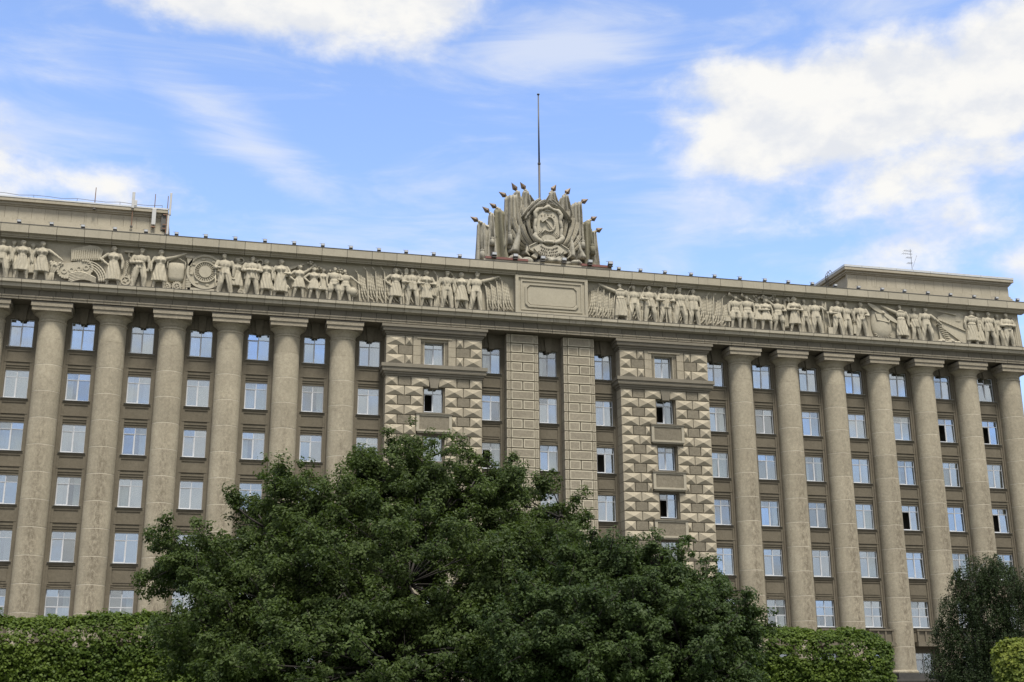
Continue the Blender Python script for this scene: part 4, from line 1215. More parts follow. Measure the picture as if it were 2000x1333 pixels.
def text_mesh(txt, size, depth):
    cu = bpy.data.curves.new('t', 'FONT'); cu.body = txt; cu.size = size; cu.extrude = depth; cu.align_x = 'CENTER'; cu.space_character = 1.18; cu.resolution_u = 3
    ob = bpy.data.objects.new('t', cu); COL.objects.link(ob)
    me = bpy.data.meshes.new_from_object(ob.evaluated_get(bpy.context.evaluated_depsgraph_get()))
    bpy.data.objects.remove(ob); bpy.data.curves.remove(cu)
    return me
def arc_text(txt, size, parent, name, zc, rad, y, up=False, mat=S_EMBLEM):
    """letters bent along an arc; centre of the arc above the line (or below when up)"""
    me = text_mesh(txt, size, .03)
    n = len(me.vertices); co = np.empty(n * 3, np.float32); me.vertices.foreach_get('co', co); co = co.reshape(-1, 3)
    s = co[:, 0].copy(); h = co[:, 1].copy(); d = co[:, 2].copy()
    th = s / rad
    if up:
        X = (rad + h) * np.sin(th); Z = zc + (rad + h) * np.cos(th) - rad
    else:
        X = (rad - h) * np.sin(th); Z = zc - (rad - h) * np.cos(th) + rad
    out = np.stack([X, y - d, Z], 1).astype(np.float32)
    me.vertices.foreach_set('co', out.ravel()); me.materials.clear(); me.materials.append(mat); me.update()
    fixn(me)
    return link(name, me, parent)
LET = stone('incised_letter_stone', (.06, .052, .042), var=.05, grain=.1, stain=0)
arc_text('Р С Ф С Р', .25, SH, 'letters', 47.05, 1.5, 1.22, True, S_EMBLEM)
# motto ribbon
RB = empty('motto_ribbon', E_)
m = MB(); n = 24; vs = []; fs = []
for i in range(n + 1):
    t = i / n * 2 - 1; a = t * 0.92
    for (rr, yy) in ((1.02, 1.02), (2.12, .92), (2.12, 1.25), (1.02, 1.3)):
        vs.append((rr * .86 * math.sin(a) * 1.05, yy, 44.78 - rr * math.cos(a) * 1.0))
for i in range(n):
    for k in range(4): fs.append((i * 4 + k, i * 4 + (k + 1) % 4, i * 4 + 4 + (k + 1) % 4, i * 4 + 4 + k))
fs += [(0, 1, 2, 3), (n * 4 + 3, n * 4 + 2, n * 4 + 1, n * 4)]
m.add(vs, fs); esmooth(m, 'band', S_EMBLEM, RB, False)
for sd in (-1, 1):
    m = MB(); p = [(sd * 1.15, 44.2), (sd * 1.95, 43.65), (sd * 1.85, 43.35), (sd * 1.35, 43.1), (sd * 1.75, 42.75), (sd * 1.2, 42.55), (sd * .9, 43.4)]
    if sd < 0: p = p[::-1]
    m.poly(p[::-1], 1.12, 1.5)
    m.chain([(sd * 1.1, 1.05, 44.2), (sd * 1.95, 1.05, 43.7), (sd * 1.95, 1.1, 43.4)], [.06, .07, .05], 7); m.chain([(sd * 2.1, 1.2, 43.6), (sd * 2.2, 1.2, 43.1), (sd * 1.9, 1.2, 42.8)], [.07, .1, .05], 7)
    esmooth(m, 'ribbon_end', S_EMBLEM, RB, False)
arc_text('ПРОЛЕТАРИИ', .26, RB, 'letters', 43.36, 1.45, 0.975, False, LET)
arc_text('ВСЕХ СТРАН', .26, RB, 'letters', 43.05, 1.75, 0.95, False, LET)
arc_text('СОЕДИНЯЙТЕСЬ!', .26, RB, 'letters', 42.74, 2.05, 0.925, False, LET)
# wheat wreath blades
def blade(p0, p1, p2, w0, y, name='wheat_ear', mat=S_EMBLEM):
    m = MB(); n = 9; vs = []; fs = []
    P0, P1, P2 = Vector(p0), Vector(p1), Vector(p2)
    for i in range(n + 1):
        t = i / n; c = P0 * (1 - t) ** 2 + P1 * 2 * t * (1 - t) + P2 * t * t
        d = ((P1 - P0) * (1 - t) + (P2 - P1) * t).normalized(); nn = Vector((-d.y, d.x))
        wd = w0 * (.35 + .65 * t) * (1 if t < .95 else .8)
        for (o_, yy) in ((-1, y + .10), (-.5, y - .06), (-.22, y + .0), (.05, y - .10), (.3, y - .01), (.55, y - .06), (1, y + .10), (0, y + .35)):
            q = c + nn * wd * o_; vs.append((q.x, yy + .1 * t, q.y))
    for i in range(n):
        for k in range(8): fs.append((i * 8 + k, i * 8 + (k + 1) % 8, i * 8 + 8 + (k + 1) % 8, i * 8 + 8 + k))
    fs += [tuple(range(8)), tuple(range(n * 8 + 7, n * 8 - 1, -1))]
    m.add(vs, fs); return esmooth(m, name, mat, E_, False)
for sd in (-1, 1):
    for (a, b, c, w0, y) in (((1.0, 44.0), (1.9, 45.0), (1.95, 46.9), .20, 1.35), ((1.1, 43.9), (2.2, 44.6), (2.45, 46.1), .22, 1.45), ((1.2, 43.8), (2.5, 44.6), (2.75, 47.3), .24, 1.65), ((1.3, 43.8), (2.7, 44.3), (3.3, 46.9), .26, 1.8),
                             ((1.4, 43.7), (2.8, 44.0), (3.5, 45.6), .24, 1.9), ((1.45, 43.6), (2.7, 43.6), (3.3, 44.6), .20, 1.95), ((.9, 44.1), (1.6, 44.6), (1.62, 45.6), .16, 1.25), ((1.5, 46.0), (2.3, 46.8), (2.2, 48.0), .26, 1.7), ((1.9, 46.5), (2.6, 47.3), (2.3, 48.3), .2, 1.9)):
        blade((sd * a[0], a[1]), (sd * b[0], b[1]), (sd * c[0], c[1]), w0, y)
    # sheaves meeting over the shield
    for (a, c, w0, y) in (((2.2, 46.6), (.15, 48.75), .26, 1.35), ((2.0, 46.9), (.2, 48.35), .22, 1.2), ((2.5, 46.9), (.55, 48.95), .26, 1.6), ((1.8, 47.2), (1.15, 48.6), .3, 1.8)):
        blade((sd * a[0], a[1]), (sd * (a[0] * .62 + .2), a[1] + 1.25), (sd * c[0], c[1]), w0, y, 'arch_sheaf', S_DRAPE)
# flags
def flag(top, bot, nf, amp, y, mat=S_DRAPE, seed=0, tass=None, thick=.6, curve=0):
    amp *= 2.1; curve = .35; nf = max(2, nf - 1)
    cx_ = (top[0] + top[2]) / 2; top = (cx_ + (top[0] - cx_) * .9, top[1], cx_ + (top[2] - cx_) * .9, top[3])
    cb = (bot[0] + bot[2]) / 2; bot = (cb + (bot[0] - cb) * 1.35, bot[1], cb + (bot[2] - cb) * 1.35, bot[3])
    fl_ = empty('draped_flag', E_)
    m = drape_mb(top, bot, nf, amp, y, thick, curve, 16, 1.0, None, seed, .06); esmooth(m, 'cloth', mat, fl_)
    if tass:
        x, z0, z1 = tass
        m = MB(); m.chain([(x, y - .38, z0 + 1.6), (x + .03, y - .36, z0)], [.06, .08], 6); m.lathe([(.12, z0), (.21, z0 - .06), (.21, z0 - .14), (.16, z0 - .20), (.21, z0 - .26), (.27, z1), (.10, z1 + .02)], (x + .03, y - .45), 14)
        esmooth(m, 'tassel', mat, fl_)
    return fl_
def spear(base, tip, y, yt):
    bx_, bz_ = base; tx, tz = tip
    s = empty('spear', E_)
    d = Vector((tx - bx_, 0, tz - bz_)); L = d.length; d.normalize()
    b0 = Vector((bx_, y, bz_))
    m = MB(); m.tube(b0 - d * 2.0, b0 + d * .02, .09, .09, 8); m.ell(b0 - d * .12, (.17, .17, .14), 8, 6); m.ell(b0 - d * .32, (.21, .2, .16), 8, 6); esmooth(m, 'shaft', S_EMBLEM, s)
    m = MB(); a = Vector((0, 1, 0)); nn = d.cross(a)
    k = b0 + d * L * .30
    vs = [b0 - nn * .10, b0 + a * .08, b0 + nn * .10, b0 - a * .08, k - nn * .30, k + a * .14, k + nn * .30, k - a * .14, b0 + d * L]
    fs = [(3, 2, 1, 0)] + [(i, (i + 1) % 4, 4 + (i + 1) % 4, 4 + i) for i in range(4)] + [(4 + i, 4 + (i + 1) % 4, 8) for i in range(4)]
    m.add([tuple(v) for v in vs], fs); esmooth(m, 'spearhead', BRONZE, s, False)
BASES = [(-6.57, 46.61), (-5.47, 47.63), (-4.75, 48.19), (-3.72, 49.45), (-2.69, 50.18), (-1.82, 50.4), (.96, 50.49), (2.36, 50.3), (3.97, 49.54), (3.86, 48.54), (4.95, 47.77), (5.45, 46.6)]
TIPS = [(-7.37, 47.02), (-6.19, 48.19), (-5.47, 48.61), (-4.53, 49.91), (-3.22, 51.03), (-2.33, 51.17), (1.41, 51.26), (2.9, 51.04), (4.74, 50.0), (4.04, 48.69), (5.62, 48.2), (6.17, 47.02)]
for i, (b_, t_) in enumerate(zip(BASES, TIPS)):
    spear(b_, t_, 3.0 + (1.1 if i == 9 else 0), 3.0)
flag((-6.60, 46.45, -5.45, 46.3), (-6.55, 42.2, -5.25, 42.0), 3, .16, 3.1, S_DRAPE, 1, (-6.25, 43.6, 42.55))
flag((-5.45, 47.5, -4.9, 47.4), (-5.6, 42.0, -4.3, 42.0), 3, .17, 3.05, S_DRAPE, 2, (-5.3, 44.9, 44.05))
flag((-4.95, 48.0, -3.9, 47.7), (-4.7, 42.0, -3.0, 42.2), 3, .20, 2.9, S_MOSS, 3)
flag((-3.95, 49.25, -2.75, 49.55), (-3.95, 43.8, -2.7, 43.6), 4, .18, 2.6, S_DRAPE, 4, (-3.6, 45.4, 44.1))
flag((-3.1, 46.8, -1.9, 46.6), (-3.75, 43.4, -1.6, 43.2), 3, .24, 2.35, S_DRAPE, 5)
flag((-2.95, 50.0, -2.3, 50.0), (-3.2, 46.3, -1.7, 46.6), 3, .16, 2.9, S_DRAPE, 6)
flag((-2.05, 50.2, -1.3, 49.7), (-2.5, 46.8, -.6, 48.3), 4, .15, 2.75, S_DRAPE, 7)
flag((.55, 50.0, 1.2, 50.35), (-.2, 48.4, 1.9, 47.2), 4, .15, 2.75, S_DRAPE, 8)
flag((1.75, 49.8, 2.6, 50.1), (1.2, 47.6, 3.2, 46.6), 4, .16, 2.8, S_DRAPE, 9)
flag((2.9, 49.2, 3.95, 49.35), (2.8, 43.6, 3.95, 44.0), 4, .18, 2.6, S_DRAPE, 10, (3.75, 45.2, 44.25))
flag((2.0, 46.6, 3.0, 46.8), (1.7, 43.2, 3.75, 43.3), 3, .22, 2.35, S_DRAPE, 11)
flag((3.95, 47.4, 4.95, 47.55), (3.75, 42.0, 5.0, 42.1), 3, .19, 2.95, S_MOSS, 12, (4.85, 45.0, 43.9))
flag((4.95, 46.3, 5.5, 46.45), (4.5, 42.0, 5.65, 42.0), 3, .15, 3.1, S_DRAPE, 13)
# flag pole behind the sculpture
fp = tag(empty('flagpole', None, (.10, 4.6, 41.5)), 'tall thin dark flagpole rising behind the stone coat of arms', 'flagpole')
m = MB(); m.tube((0, 0, 0), (0, 0, 12.6), .13, .11, 12); m.build('lower_mast', POLE_M, fp, True)
m = MB(); m.tube((0, 0, 12.6), (0, 0, 20.3), .095, .06, 10); m.build('upper_mast', POLE_M, fp, True)
m = MB(); m.ell((0, 0, 20.36), (.15, .15, .09)); m.build('finial', POLE_M, fp, True)
m = MB(); m.tube((0, 0, 12.5), (0, 0, 12.66), .16, .16, 10); m.build('collar', POLE_M, fp)

# ================================================================== ROOF EDGE FLOODLIGHTS
lb = MB(); lb.box(-.16, .16, -.12, .12, 0, .05); lb.box(-.03, .03, -.03, .03, .05, .18); stand_me = lb.mesh('stand', TIN_D)
lh = MB(); lh.add([(-.17, -.13, .16), (.17, -.13, .16), (.17, .16, .12), (-.17, .16, .12), (-.17, -.13, .38), (.17, -.13, .38), (.13, .12, .34), (-.13, .12, .34)], [(0, 3, 2, 1), (4, 5, 6, 7), (0, 1, 5, 4), (1, 2, 6, 5), (2, 3, 7, 6), (3, 0, 4, 7)]); house_me = lh.mesh('housing', LAMP_M)
lg = MB(); lg.box(-.14, .14, -.145, -.132, .19, .35); lens_me = lg.mesh('lens', LAMP_G)
la = MB(); la.tube((0, 0, .36), (-.30, .05, .42), .015, .015, 5); arm_me = la.mesh('cable', TIN_D)
def ordinal(i): return ['first', 'second', 'third', 'fourth', 'fifth', 'sixth', 'seventh', 'eighth', 'ninth', 'tenth', 'eleventh', 'twelfth', 'thirteenth', 'fourteenth', 'fifteenth', 'sixteenth', 'seventeenth', 'eighteenth', 'nineteenth', 'twentieth'][i]
LX = [-47.81, -45.15, -42.55, -39.87, -37.25, -34.63, -32.1, -29.51, -26.89, -24.28, -21.7, -19.13, -16.54, -14.01, -11.41, -8.93]
RX = [6.75, 8.95, 11.47, 14.19, 16.66, 19.35, 22.01, 24.55, 27.18, 29.72, 32.31, 34.96, 37.49, 40.16, 42.78, 45.54, 48.19, 50.69]
def floodlight(x, y, z, label, group, sc=1.0, tilt=0):
    o = tag(empty('floodlight', None, (x, y, z)), label, 'floodlight', group)
    o.scale = (sc, sc, sc)
    link('stand', stand_me, o); link('housing', house_me, o, None, (tilt, 0, 0)); link('lens', lens_me, o, None, (tilt, 0, 0)); link('cable', arm_me, o)
for i, x in enumerate(LX[::-1]):
    floodlight(x, .18, 41.548, 'small floodlight on the cornice edge, %s to the left of the coat of arms' % ordinal(i), 'floodlights along the cornice')
for i, x in enumerate(RX):
    floodlight(x, .18, 41.548, 'small floodlight on the cornice edge, %s to the right of the coat of arms' % ordinal(i), 'floodlights along the cornice')
for i, x in enumerate((-5.65, -3.58, -.90, 1.2, 3.8, 5.85)):
    floodlight(x, .06, 41.86, 'pale box floodlight at the foot of the coat of arms, %s from the left' % ordinal(i), 'floodlights below the coat of arms', 1.35)

# ================================================================== ROOF ANTENNAS
def mast(x, z0, z1, label, name='antenna_mast', y=9.0):
    o = tag(empty(name, None, (x, y, z0)), label, 'antenna')
    MB().tube((0, 0, 0), (0, 0, z1 - z0), .05, .035, 8).build('pole', RUSTY, o); MB().box(-.12, .12, -.12, .12, 0, .12).build('foot', TIN_D, o)
    return o
mast(-42.7, 46.9, 49.15, 'plain thin rod standing on the attic parapet, leftmost of the roof antennas')
o = mast(-39.2, 45.4, 48.6, 'pole carrying a slim white panel antenna and a small box on the attic'); MB().bevbox(-.13, .13, -.22, -.06, 1.9, 3.55, .03).build('panel', PANEL_W, o); MB().bevbox(.10, .36, -.18, .0, 2.15, 2.75, .03).build('radio_box', PANEL_W, o); MB().tube((0, 0, 3.1), (0, 0, 3.6), .03, .02, 6).build('whip', TIN_D, o)
o = mast(-37.2, 45.5, 49.0, 'pole with a grey box antenna hanging low on the attic front'); MB().bevbox(-.18, .20, -.25, -.06, .25, 1.9, .03).build('panel', PANEL_W, o); MB().box(-.2, .2, -.2, .0, .0, .12).build('bracket', RUSTY, o)
o = mast(-36.0, 44.9, 48.9, 'tall white double panel antenna on the corner of the attic, next to the sky'); MB().bevbox(.06, .26, -.2, .0, .0, 1.95, .03).build('panel', PANEL_W, o); MB().bevbox(.16, .36, -.2, .0, 2.0, 4.3, .03).build('panel', PANEL_W, o)
m = MB()
for z in (.6, 1.0, 2.0, 2.6): m.box(-.35, .2, -.05, .05, z, z + .07)
m.build('bracket', RUSTY, o)
m = MB(); m.box(-.5, -.05, .1, .6, .5, 2.3); m.build('cabinet', TIN_D, o)
o = tag(empty('television_antenna', None, (44.7, 9.6, 47.4)), 'thin rooftop television antenna with crossbars above the attic near the corner', 'antenna')
MB().tube((0, 0, 0), (0, 0, 3.0), .03, .022, 6).build('pole', POLE_M, o)
for z, L_ in ((2.75, .8), (2.4, 1.0), (1.95, .6), (1.3, .5)):
    m = MB(); m.tube((-L_, 0, z), (L_ * .2, 0, z - .03), .016, .016, 5)
    for q in range(5): m.tube((-L_ + q * L_ * .25, -.3, z), (-L_ + q * L_ * .25, .3, z), .011, .011, 4)
    m.build('crossbar', POLE_M, o)
MB().tube((.15, 0, .9), (.75, 0, 2.3), .014, .014, 5).build('whip', POLE_M, o)
# lightning cable on the left attic, ladder on the other
m = MB(); pts = [(-56 + k * 1.3, 8.95, 47.78 + .07 * math.sin(k * 2.2) ) for k in range(16)]
m.chain(pts, [.025] * 16, 5)
for k in range(0, 16, 3): m.tube((pts[k][0], 8.95, 47.55), pts[k], .02, .02, 5)
tag(m.build('lightning_cable', TIN_D), 'thin dark cable running along the top of the attic behind the rod', 'cable')
o = tag(empty('roof_ladder', None, (35.9, 13.0, 43.2)), 'small steel ladder leaning on the end wall of the attic', 'ladder')
for q in (-.25, .25): m = MB(); m.chain([(0, q, 0), (0, q, 4.6), (.35, q, 5.1), (.75, q, 4.6)], [.035] * 4, 6); m.build('rail', POLE_M, o)
for q in range(10): MB().tube((0, -.25, .4 + q * .45), (0, .25, .4 + q * .45), .025, .025, 6).build('rung', POLE_M, o)

# ================================================================== TREES
def leaf_mesh(name, centers, normals_up, size, mat, aspect=.55, spread=.9, fold=.0):
    """one rhombic leaf per centre; normals_up (n,3) preferred facing"""
    n = len(centers)
    nv = normals_up + rng.normal(0, spread, (n, 3)); nv /= np.linalg.norm(nv, axis=1, keepdims=True) + 1e-9
    t = rng.normal(0, 1, (n, 3)); t -= (t * nv).sum(1, keepdims=True) * nv; t /= np.linalg.norm(t, axis=1, keepdims=True) + 1e-9
    b = np.cross(nv, t)
    s = size * rng.uniform(.7, 1.3, (n, 1))
    v = np.empty((n, 4, 3), np.float32)
    v[:, 0] = centers - t * s * .5
    v[:, 1] = centers + b * s * aspect * .5 + t * s * .08 + nv * s * .08
    v[:, 2] = centers + t * s * .5
    v[:, 3] = centers - b * s * aspect * .5 + t * s * .08 + nv * s * .08
    me = bpy.data.meshes.new(name)
    me.vertices.add(n * 4); me.vertices.foreach_set('co', v.ravel())
    me.loops.add(n * 4); me.loops.foreach_set('vertex_index', np.arange(n * 4, dtype=np.int32))
    me.polygons.add(n); me.polygons.foreach_set('loop_start', np.arange(0, n * 4, 4, dtype=np.int32)); me.polygons.foreach_set('loop_total', np.full(n, 4, np.int32))
    me.materials.append(mat); me.update(calc_edges=True)
    return me

def crown_clusters(lobes, count, shell=.55):
    """cluster centres spread through the outer part of a union of ellipsoids"""
    vol = np.array([r[0] * r[1] * r[2] for c, r in lobes]) ** .75; vol /= vol.sum()
    pts = []; outs = []
    for (c, r), v in zip(lobes, vol):
        k = int(count * v)
        d = rng.normal(0, 1, (k, 3)); d /= np.linalg.norm(d, axis=1, keepdims=True)
        rr = shell + (1 - shell) * rng.random((k, 1)) ** .6
        rr *= 1 + rng.normal(0, .07, (k, 1))
        pts.append(np.array(c) + d * rr * np.array(r)); outs.append(d)
    return np.concatenate(pts), np.concatenate(outs)

def tufts(C_, D_, k, rad, upw=.6):
    """k leaves round every tuft centre; returns leaf centres and preferred normals"""
    n = len(C_)
    d = rng.normal(0, 1, (n, k, 3)); d /= np.linalg.norm(d, axis=2, keepdims=True)
    r = rng.random((n, k, 1)) ** .45 * rad * rng.uniform(.65, 1.35, (n, 1, 1))
    cs = C_[:, None, :] + d * r * np.array([1, 1, .75])
    up = d * .8 + D_[:, None, :] * .35 + np.array([0, 0, upw])
    return cs.reshape(-1, 3), up.reshape(-1, 3)

def make_tree(name, label, cat, base, trunk_r, fork_h, lobes, nbough, ntuft, nleaf, leaf, bl, tr_, mat, bark, shell=.6, zmin=.6):
    o = tag(empty(name, None, base), label, cat)
    bx_, by_, bz_ = base; BB = np.array(base)
    P_, D_ = crown_clusters(lobes, nbough, shell)
    keep = P_[:, 2] > zmin; P_, D_ = P_[keep], D_[keep]
    tr = MB(); fork = Vector((0, 0, fork_h))
    tr.chain([(0, 0, -.1), (.06, .03, fork_h * .5), tuple(fork)], [trunk_r * 1.25, trunk_r, trunk_r * .85], 10)
    limbs = []
    for (c, r) in lobes:
        e = Vector((c[0] - bx_, c[1] - by_, c[2] - bz_))
        mid = fork.lerp(e, .5) + Vector((random.uniform(-.5, .5), random.uniform(-.5, .5), .35))
        pts = [fork * (1 - t) ** 2 + mid * 2 * t * (1 - t) + e * t * t for t in (0, .2, .4, .6, .8, 1)]
        pts = [p + Vector((random.gauss(0, .08), random.gauss(0, .08), random.gauss(0, .06))) * (1 if 0 < i else 0) for i, p in enumerate(pts)]
        tr.chain([tuple(p) for p in pts], [trunk_r * .52 * (1 - .14 * i) for i in range(6)], 7)
        limbs += pts[1:]
    tr.build('trunk', bark, o, True)
    LP = np.array([[p.x, p.y, p.z] for p in limbs]) + BB
    n = len(P_)
    # every bough is a flattened spray: tufts on side twigs of a short axis that points outwards
    ax = D_ * np.array([1, 1, .55]) + np.array([0, 0, .12]) + rng.normal(0, .30, (n, 3)); ax /= np.linalg.norm(ax, axis=1, keepdims=True)
    lat = np.cross(ax, np.array([0, 0, 1.0]) + rng.normal(0, .25, (n, 3))); lat /= np.linalg.norm(lat, axis=1, keepdims=True)
    nor = np.cross(lat, ax)
    t = rng.random((n, ntuft, 1)); L = bl * rng.uniform(.6, 1.35, (n, 1, 1))
    w_ = rng.uniform(-1, 1, (n, ntuft, 1)) * L * (.62 - .45 * t)
    T_ = P_[:, None, :] + ax[:, None, :] * (t - .35) * L * 1.25 + lat[:, None, :] * w_ + nor[:, None, :] * rng.normal(0, .11, (n, ntuft, 1)) * L
    TD = np.repeat(D_[:, None, :], ntuft, 1)
    tw = MB()
    for i in range(n):
        d2 = ((LP - P_[i]) ** 2).sum(1); j = int(d2.argmin())
        a = Vector(LP[j] - BB); b = Vector(P_[i] - ax[i] * float(L[i, 0, 0]) * .4 - BB); e = Vector(P_[i] + ax[i] * float(L[i, 0, 0]) * .75 - BB)
        mid = a.lerp(b, .55) + Vector((random.gauss(0, .12), random.gauss(0, .12), random.uniform(-.05, .2)))
        r0 = random.choice((.022, .03, .04))
        tw.tube(a, mid, r0, r0 * .8, 4); tw.tube(mid, b, r0 * .8, r0 * .6, 4); tw.tube(b, e, r0 * .6, .008, 4)
    tag(tw.build('twigs', bark, o, True), kind='stuff')
    cs, up = tufts(T_.reshape(-1, 3), TD.reshape(-1, 3), nleaf, tr_)
    link('crown', leaf_mesh('crown', (cs - BB).astype(np.float32), up, leaf, mat, .55, .45), o)
    return o

def make_birch(name, label, cat, base, lobes, nstr, per, leaf, mat):
    o = tag(empty(name, None, base), label, cat); BB = np.array(base)
    P_, D_ = crown_clusters(lobes, nstr, .35)
    top = max(c[2] + r[2] for c, r in lobes) - base[2]
    tr = MB(); tr.chain([(0, 0, -.1), (.15, .0, top * .35), (-.1, .1, top * .65), (.1, 0, top * .95)], [.24, .19, .11, .03], 9)
    for (c, r) in lobes:
        e = Vector((c[0], c[1], c[2])) - Vector(base); h = max(1.5, e.z - 1.5)
        tr.chain([(0, 0, h), tuple(Vector((0, 0, h)).lerp(e, .55) + Vector((0, 0, .4))), tuple(e)], [.08, .06, .025], 6)
    tr.build('trunk', BIRCHBARK, o, True)
    n = len(P_)
    L = rng.uniform(.5, 1.7, (n, 1, 1)); t = rng.random((n, per, 1))
    sway = rng.normal(0, .22, (n, 1, 3)) * np.array([1, 1, 0])
    cs = P_[:, None, :] + np.array([0, 0, -1.0]) * t * L + sway * t + D_[:, None, :] * .25 * np.sin(t * 2) + rng.normal(0, .075, (n, per, 3))
    up = np.repeat((D_ * .6 + np.array([0, 0, .5]))[:, None, :], per, 1)
    cs = cs.reshape(-1, 3); up = up.reshape(-1, 3); k = cs[:, 2] > .6
    link('crown', leaf_mesh('crown', (cs[k] - BB).astype(np.float32), up[k], leaf, mat, .7, .7), o)
    tw = MB()
    for i in range(0, n, 4):
        a = Vector(P_[i] - BB); b = a + Vector((float(sway[i, 0, 0]), float(sway[i, 0, 1]), -float(L[i, 0, 0]))); tw.tube(a, b, .012, .006, 3)
    tag(tw.build('twigs', BARK, o), kind='stuff')
    return o

# lobes measured on the ground plan: (centre, radii) in metres
oak = [((-24.17, -73.3, 6.69), (2.2, 2.2, 1.54)), ((-25.91, -73.53, 6.47), (1.88, 1.88, 1.37)), ((-22.1, -73.24, 6.62), (1.79, 1.79, 1.41)), ((-27.84, -73.82, 5.69), (2.14, 2.14, 1.57)), ((-29.78, -73.23, 5.04), (1.88, 1.88, 1.23)), ((-30.85, -72.72, 5.35), (1.17, 1.17, 0.66)), ((-21.54, -74.41, 5.36), (1.59, 1.59, 1.45)), ((-25.37, -75.63, 4.37), (3.54, 3.54, 2.04)), ((-28.34, -74.79, 3.38), (2.9, 2.9, 1.66)), ((-22.83, -76.14, 3.35), (2.99, 2.99, 1.91)), ((-25.98, -76.55, 2.47), (4.35, 4.35, 1.58)), ((-29.68, -74.73, 2.63), (1.66, 1.66, 1.24)), ((-24.74, -72.69, 8.15), (1.27, 1.27, 0.63)), ((-26.1, -73.2, 7.43), (0.88, 0.88, 0.66)), ((-23.09, -73.01, 7.5), (1.41, 1.41, 0.67)), ((-28.27, -73.29, 7.27), (0.49, 0.49, 0.32)), ((-27.84, -73.32, 6.65), (1.23, 1.23, 0.8)), ((-28.9, -73.26, 6.15), (1.01, 1.01, 0.72)), ((-20.85, -74.09, 6.54), (0.73, 0.73, 1.03)), ((-21.03, -75.6, 4.84), (0.98, 0.98, 0.98))]
base = (-25.13, -73.64, 0.0)
make_tree('oak_tree', 'large dark green oak spreading across the middle of the facade', 'tree', base, .30, 2.2, oak, 860, 15, 40, .090, .92, .20, LEAF_OAK, BARK, .62)
oak2 = [((-20.66, -80.99, 3.54), (1.43, 1.43, 0.89)), ((-21.55, -80.15, 4.16), (0.85, 0.85, 0.73)), ((-19.65, -81.39, 3.09), (0.95, 0.95, 0.71)), ((-21.65, -81.7, 2.64), (2.18, 2.18, 1.09)), ((-23.09, -81.25, 2.76), (1.72, 1.72, 1.15)), ((-20.56, -82.1, 2.21), (1.26, 1.26, 0.8)), ((-21.32, -80.23, 4.61), (0.39, 0.39, 0.46)), ((-20.42, -80.76, 4.46), (0.36, 0.36, 0.48)), ((-19.75, -81.14, 3.82), (0.41, 0.41, 0.48)), ((-19.26, -81.56, 2.87), (0.48, 0.48, 0.48)), ((-21.98, -80.01, 4.39), (0.67, 0.67, 0.61)), ((-21.06, -80.85, 4.11), (0.71, 0.71, 0.54))]
base = (-21.46, -80.71, 0.0)
make_tree('oak_tree', 'lower bushy oak in front of the rusticated bay, beside the large oak', 'tree', base, .16, 1.2, oak2, 480, 13, 40, .078, .68, .155, LEAF_OAK2, BARK, .60)

# birch
bir = [((17.14, -38.01, 9.81), (1.21, 1.21, 0.71)), ((16.31, -37.45, 8.9), (1.21, 1.21, 0.93)), ((17.87, -38.52, 8.89), (1.43, 1.43, 0.93)), ((15.56, -36.95, 7.51), (1.07, 1.07, 0.93)), ((16.91, -37.85, 7.14), (1.57, 1.57, 1.21)), ((18.36, -38.87, 7.09), (1.21, 1.21, 1.43)), ((14.92, -36.54, 5.96), (1.0, 1.0, 0.79)), ((16.13, -37.33, 5.3), (1.57, 1.57, 1.21)), ((17.69, -38.39, 4.96), (1.79, 1.79, 1.43)), ((14.63, -36.35, 3.95), (1.07, 1.07, 1.0)), ((15.94, -37.21, 3.16), (1.79, 1.79, 1.29)), ((17.75, -38.44, 2.98), (2.14, 2.14, 1.43))]
base = (16.41, -37.52, 0.0)
make_birch('birch_tree', 'dark drooping birch close to the facade at the far end', 'tree', base, bir, 3000, 30, .105, LEAF_BIRCH)

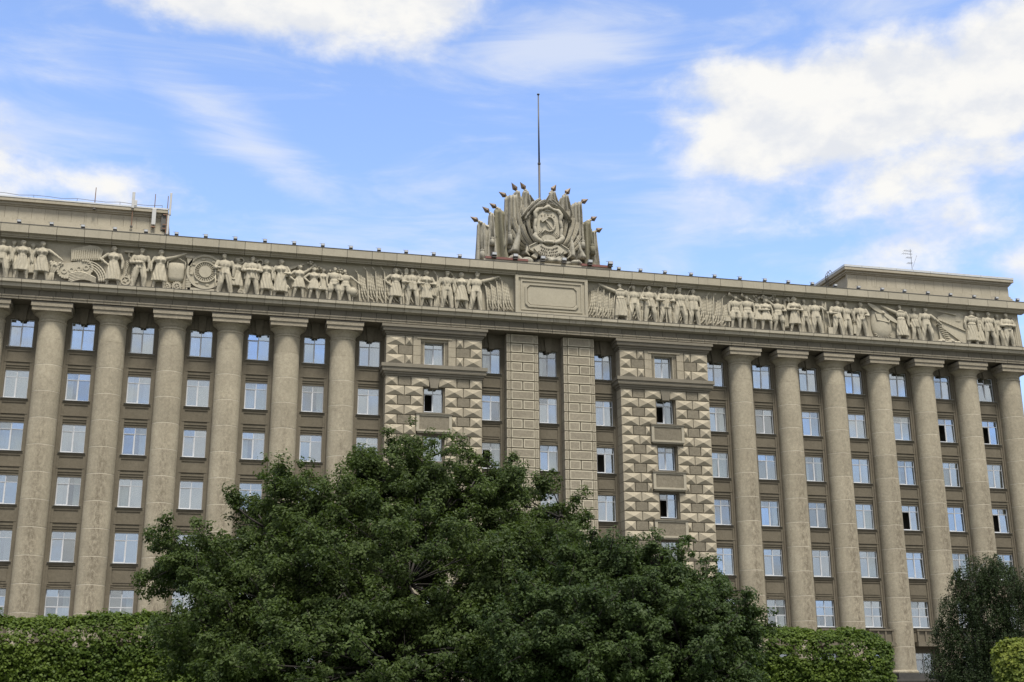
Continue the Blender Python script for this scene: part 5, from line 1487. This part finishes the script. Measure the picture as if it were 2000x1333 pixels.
# clipped hedges of pleached lindens
def hedge(label, a, b, depth, nleaf, leaf, mat, name='clipped_hedge', round_end=1.0):
    a = Vector(a); b = Vector(b)
    dirx = Vector((b.x - a.x, b.y - a.y, 0)); L = dirx.length; dirx.normalize(); diry = Vector((-dirx.y, dirx.x, 0))
    o = tag(empty(name, None, (a.x, a.y, 0)), label, 'hedge')
    k = 12; n = nleaf // k
    u = rng.random(n) * L; h0 = a.z + (b.z - a.z) * u / L + .05 * np.sin(u * 1.3) + .04 * np.sin(u * 3.7 + 1)
    ph = rng.random(n) * (np.pi / 2 + 1.6); er = round_end
    # section: vertical front, rounded shoulder, flat top
    zz = np.empty(n); Yv = np.empty(n); ny = np.empty(n); nz = np.empty(n); rs_ = .8
    side = rng.random(n)
    f = side < .66; sh_ = (side >= .66) & (side < .80); tp = side >= .80
    zz[f] = rng.random(f.sum()) * (h0[f] - rs_); Yv[f] = 0; ny[f] = -1; nz[f] = .1
    an = rng.random(sh_.sum()) * np.pi / 2; zz[sh_] = h0[sh_] - rs_ + rs_ * np.sin(an); Yv[sh_] = rs_ * (1 - np.cos(an)); ny[sh_] = -np.cos(an); nz[sh_] = np.sin(an)
    zz[tp] = h0[tp]; Yv[tp] = rs_ + rng.random(tp.sum()) * (depth - rs_); ny[tp] = 0; nz[tp] = 1
    du = np.minimum(u, L - u); q = np.clip(1 - du / er, 0, 1); sag = er * (1 - np.sqrt(1 - q ** 2 * .999))
    Yv += sag * (ny < -.3) ; zz -= sag * .55 * (nz > .5)
    bump = .05 * np.sin(u * 2.3 + zz * 1.7) * np.sin(zz * 2.9 + 1.3 * u) + rng.normal(0, .06, n)
    Yv += -ny * (bump * 1.0) + np.abs(rng.normal(0, .09, n)); zz += nz * (bump * .7) + (nz > .5) * rng.exponential(.035, n)
    C_ = np.stack([u * dirx.x + Yv * diry.x, u * dirx.y + Yv * diry.y, zz], 1)
    N_ = np.stack([ny * diry.x, ny * diry.y, nz], 1)
    cs, up = tufts(C_, N_ * 1.6, k, .125, .45)
    me = leaf_mesh('foliage', cs.astype(np.float32), up, leaf, mat, .75, .4)
    link('foliage', me, o)
    # twig core with the hedge's inner shade put into its colour, and trunks
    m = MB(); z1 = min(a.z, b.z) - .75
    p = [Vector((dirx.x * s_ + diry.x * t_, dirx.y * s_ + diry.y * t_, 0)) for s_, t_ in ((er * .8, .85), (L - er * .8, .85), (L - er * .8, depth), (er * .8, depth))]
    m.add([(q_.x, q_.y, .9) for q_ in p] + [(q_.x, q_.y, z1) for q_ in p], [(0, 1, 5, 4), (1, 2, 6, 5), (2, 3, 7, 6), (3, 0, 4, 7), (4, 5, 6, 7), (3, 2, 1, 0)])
    m.build('twig_shade_core', SHADE, o)
    for q in range(int(L / 2.2)):
        s_ = 1 + q * 2.2; pt = dirx * s_ + diry * depth * .5
        MB().tube((pt.x, pt.y, 0), (pt.x, pt.y, 1.2), .10, .09, 8).build('trunk', BARK, o)
    return o
hedge('long clipped green hedge filling the lower corner beside the large oak', (-39.08, -64.07, 4.17), (-27.61, -63.31, 4.48), 2.4, 120000, .10, LEAF_HEDGE)
hedge('clipped bright green hedge with a rounded end below the far columns', (-13.94, -66.44, 4.09), (-8.19, -69.27, 3.62), 2.4, 80000, .10, LEAF_HEDGE)
hedge('small yellowish clipped hedge at the very edge in front of the birch', (-6.75, -72.56, 3.33), (-4.50, -74.21, 3.12), 2.4, 40000, .095, LEAF_HEDGE2)
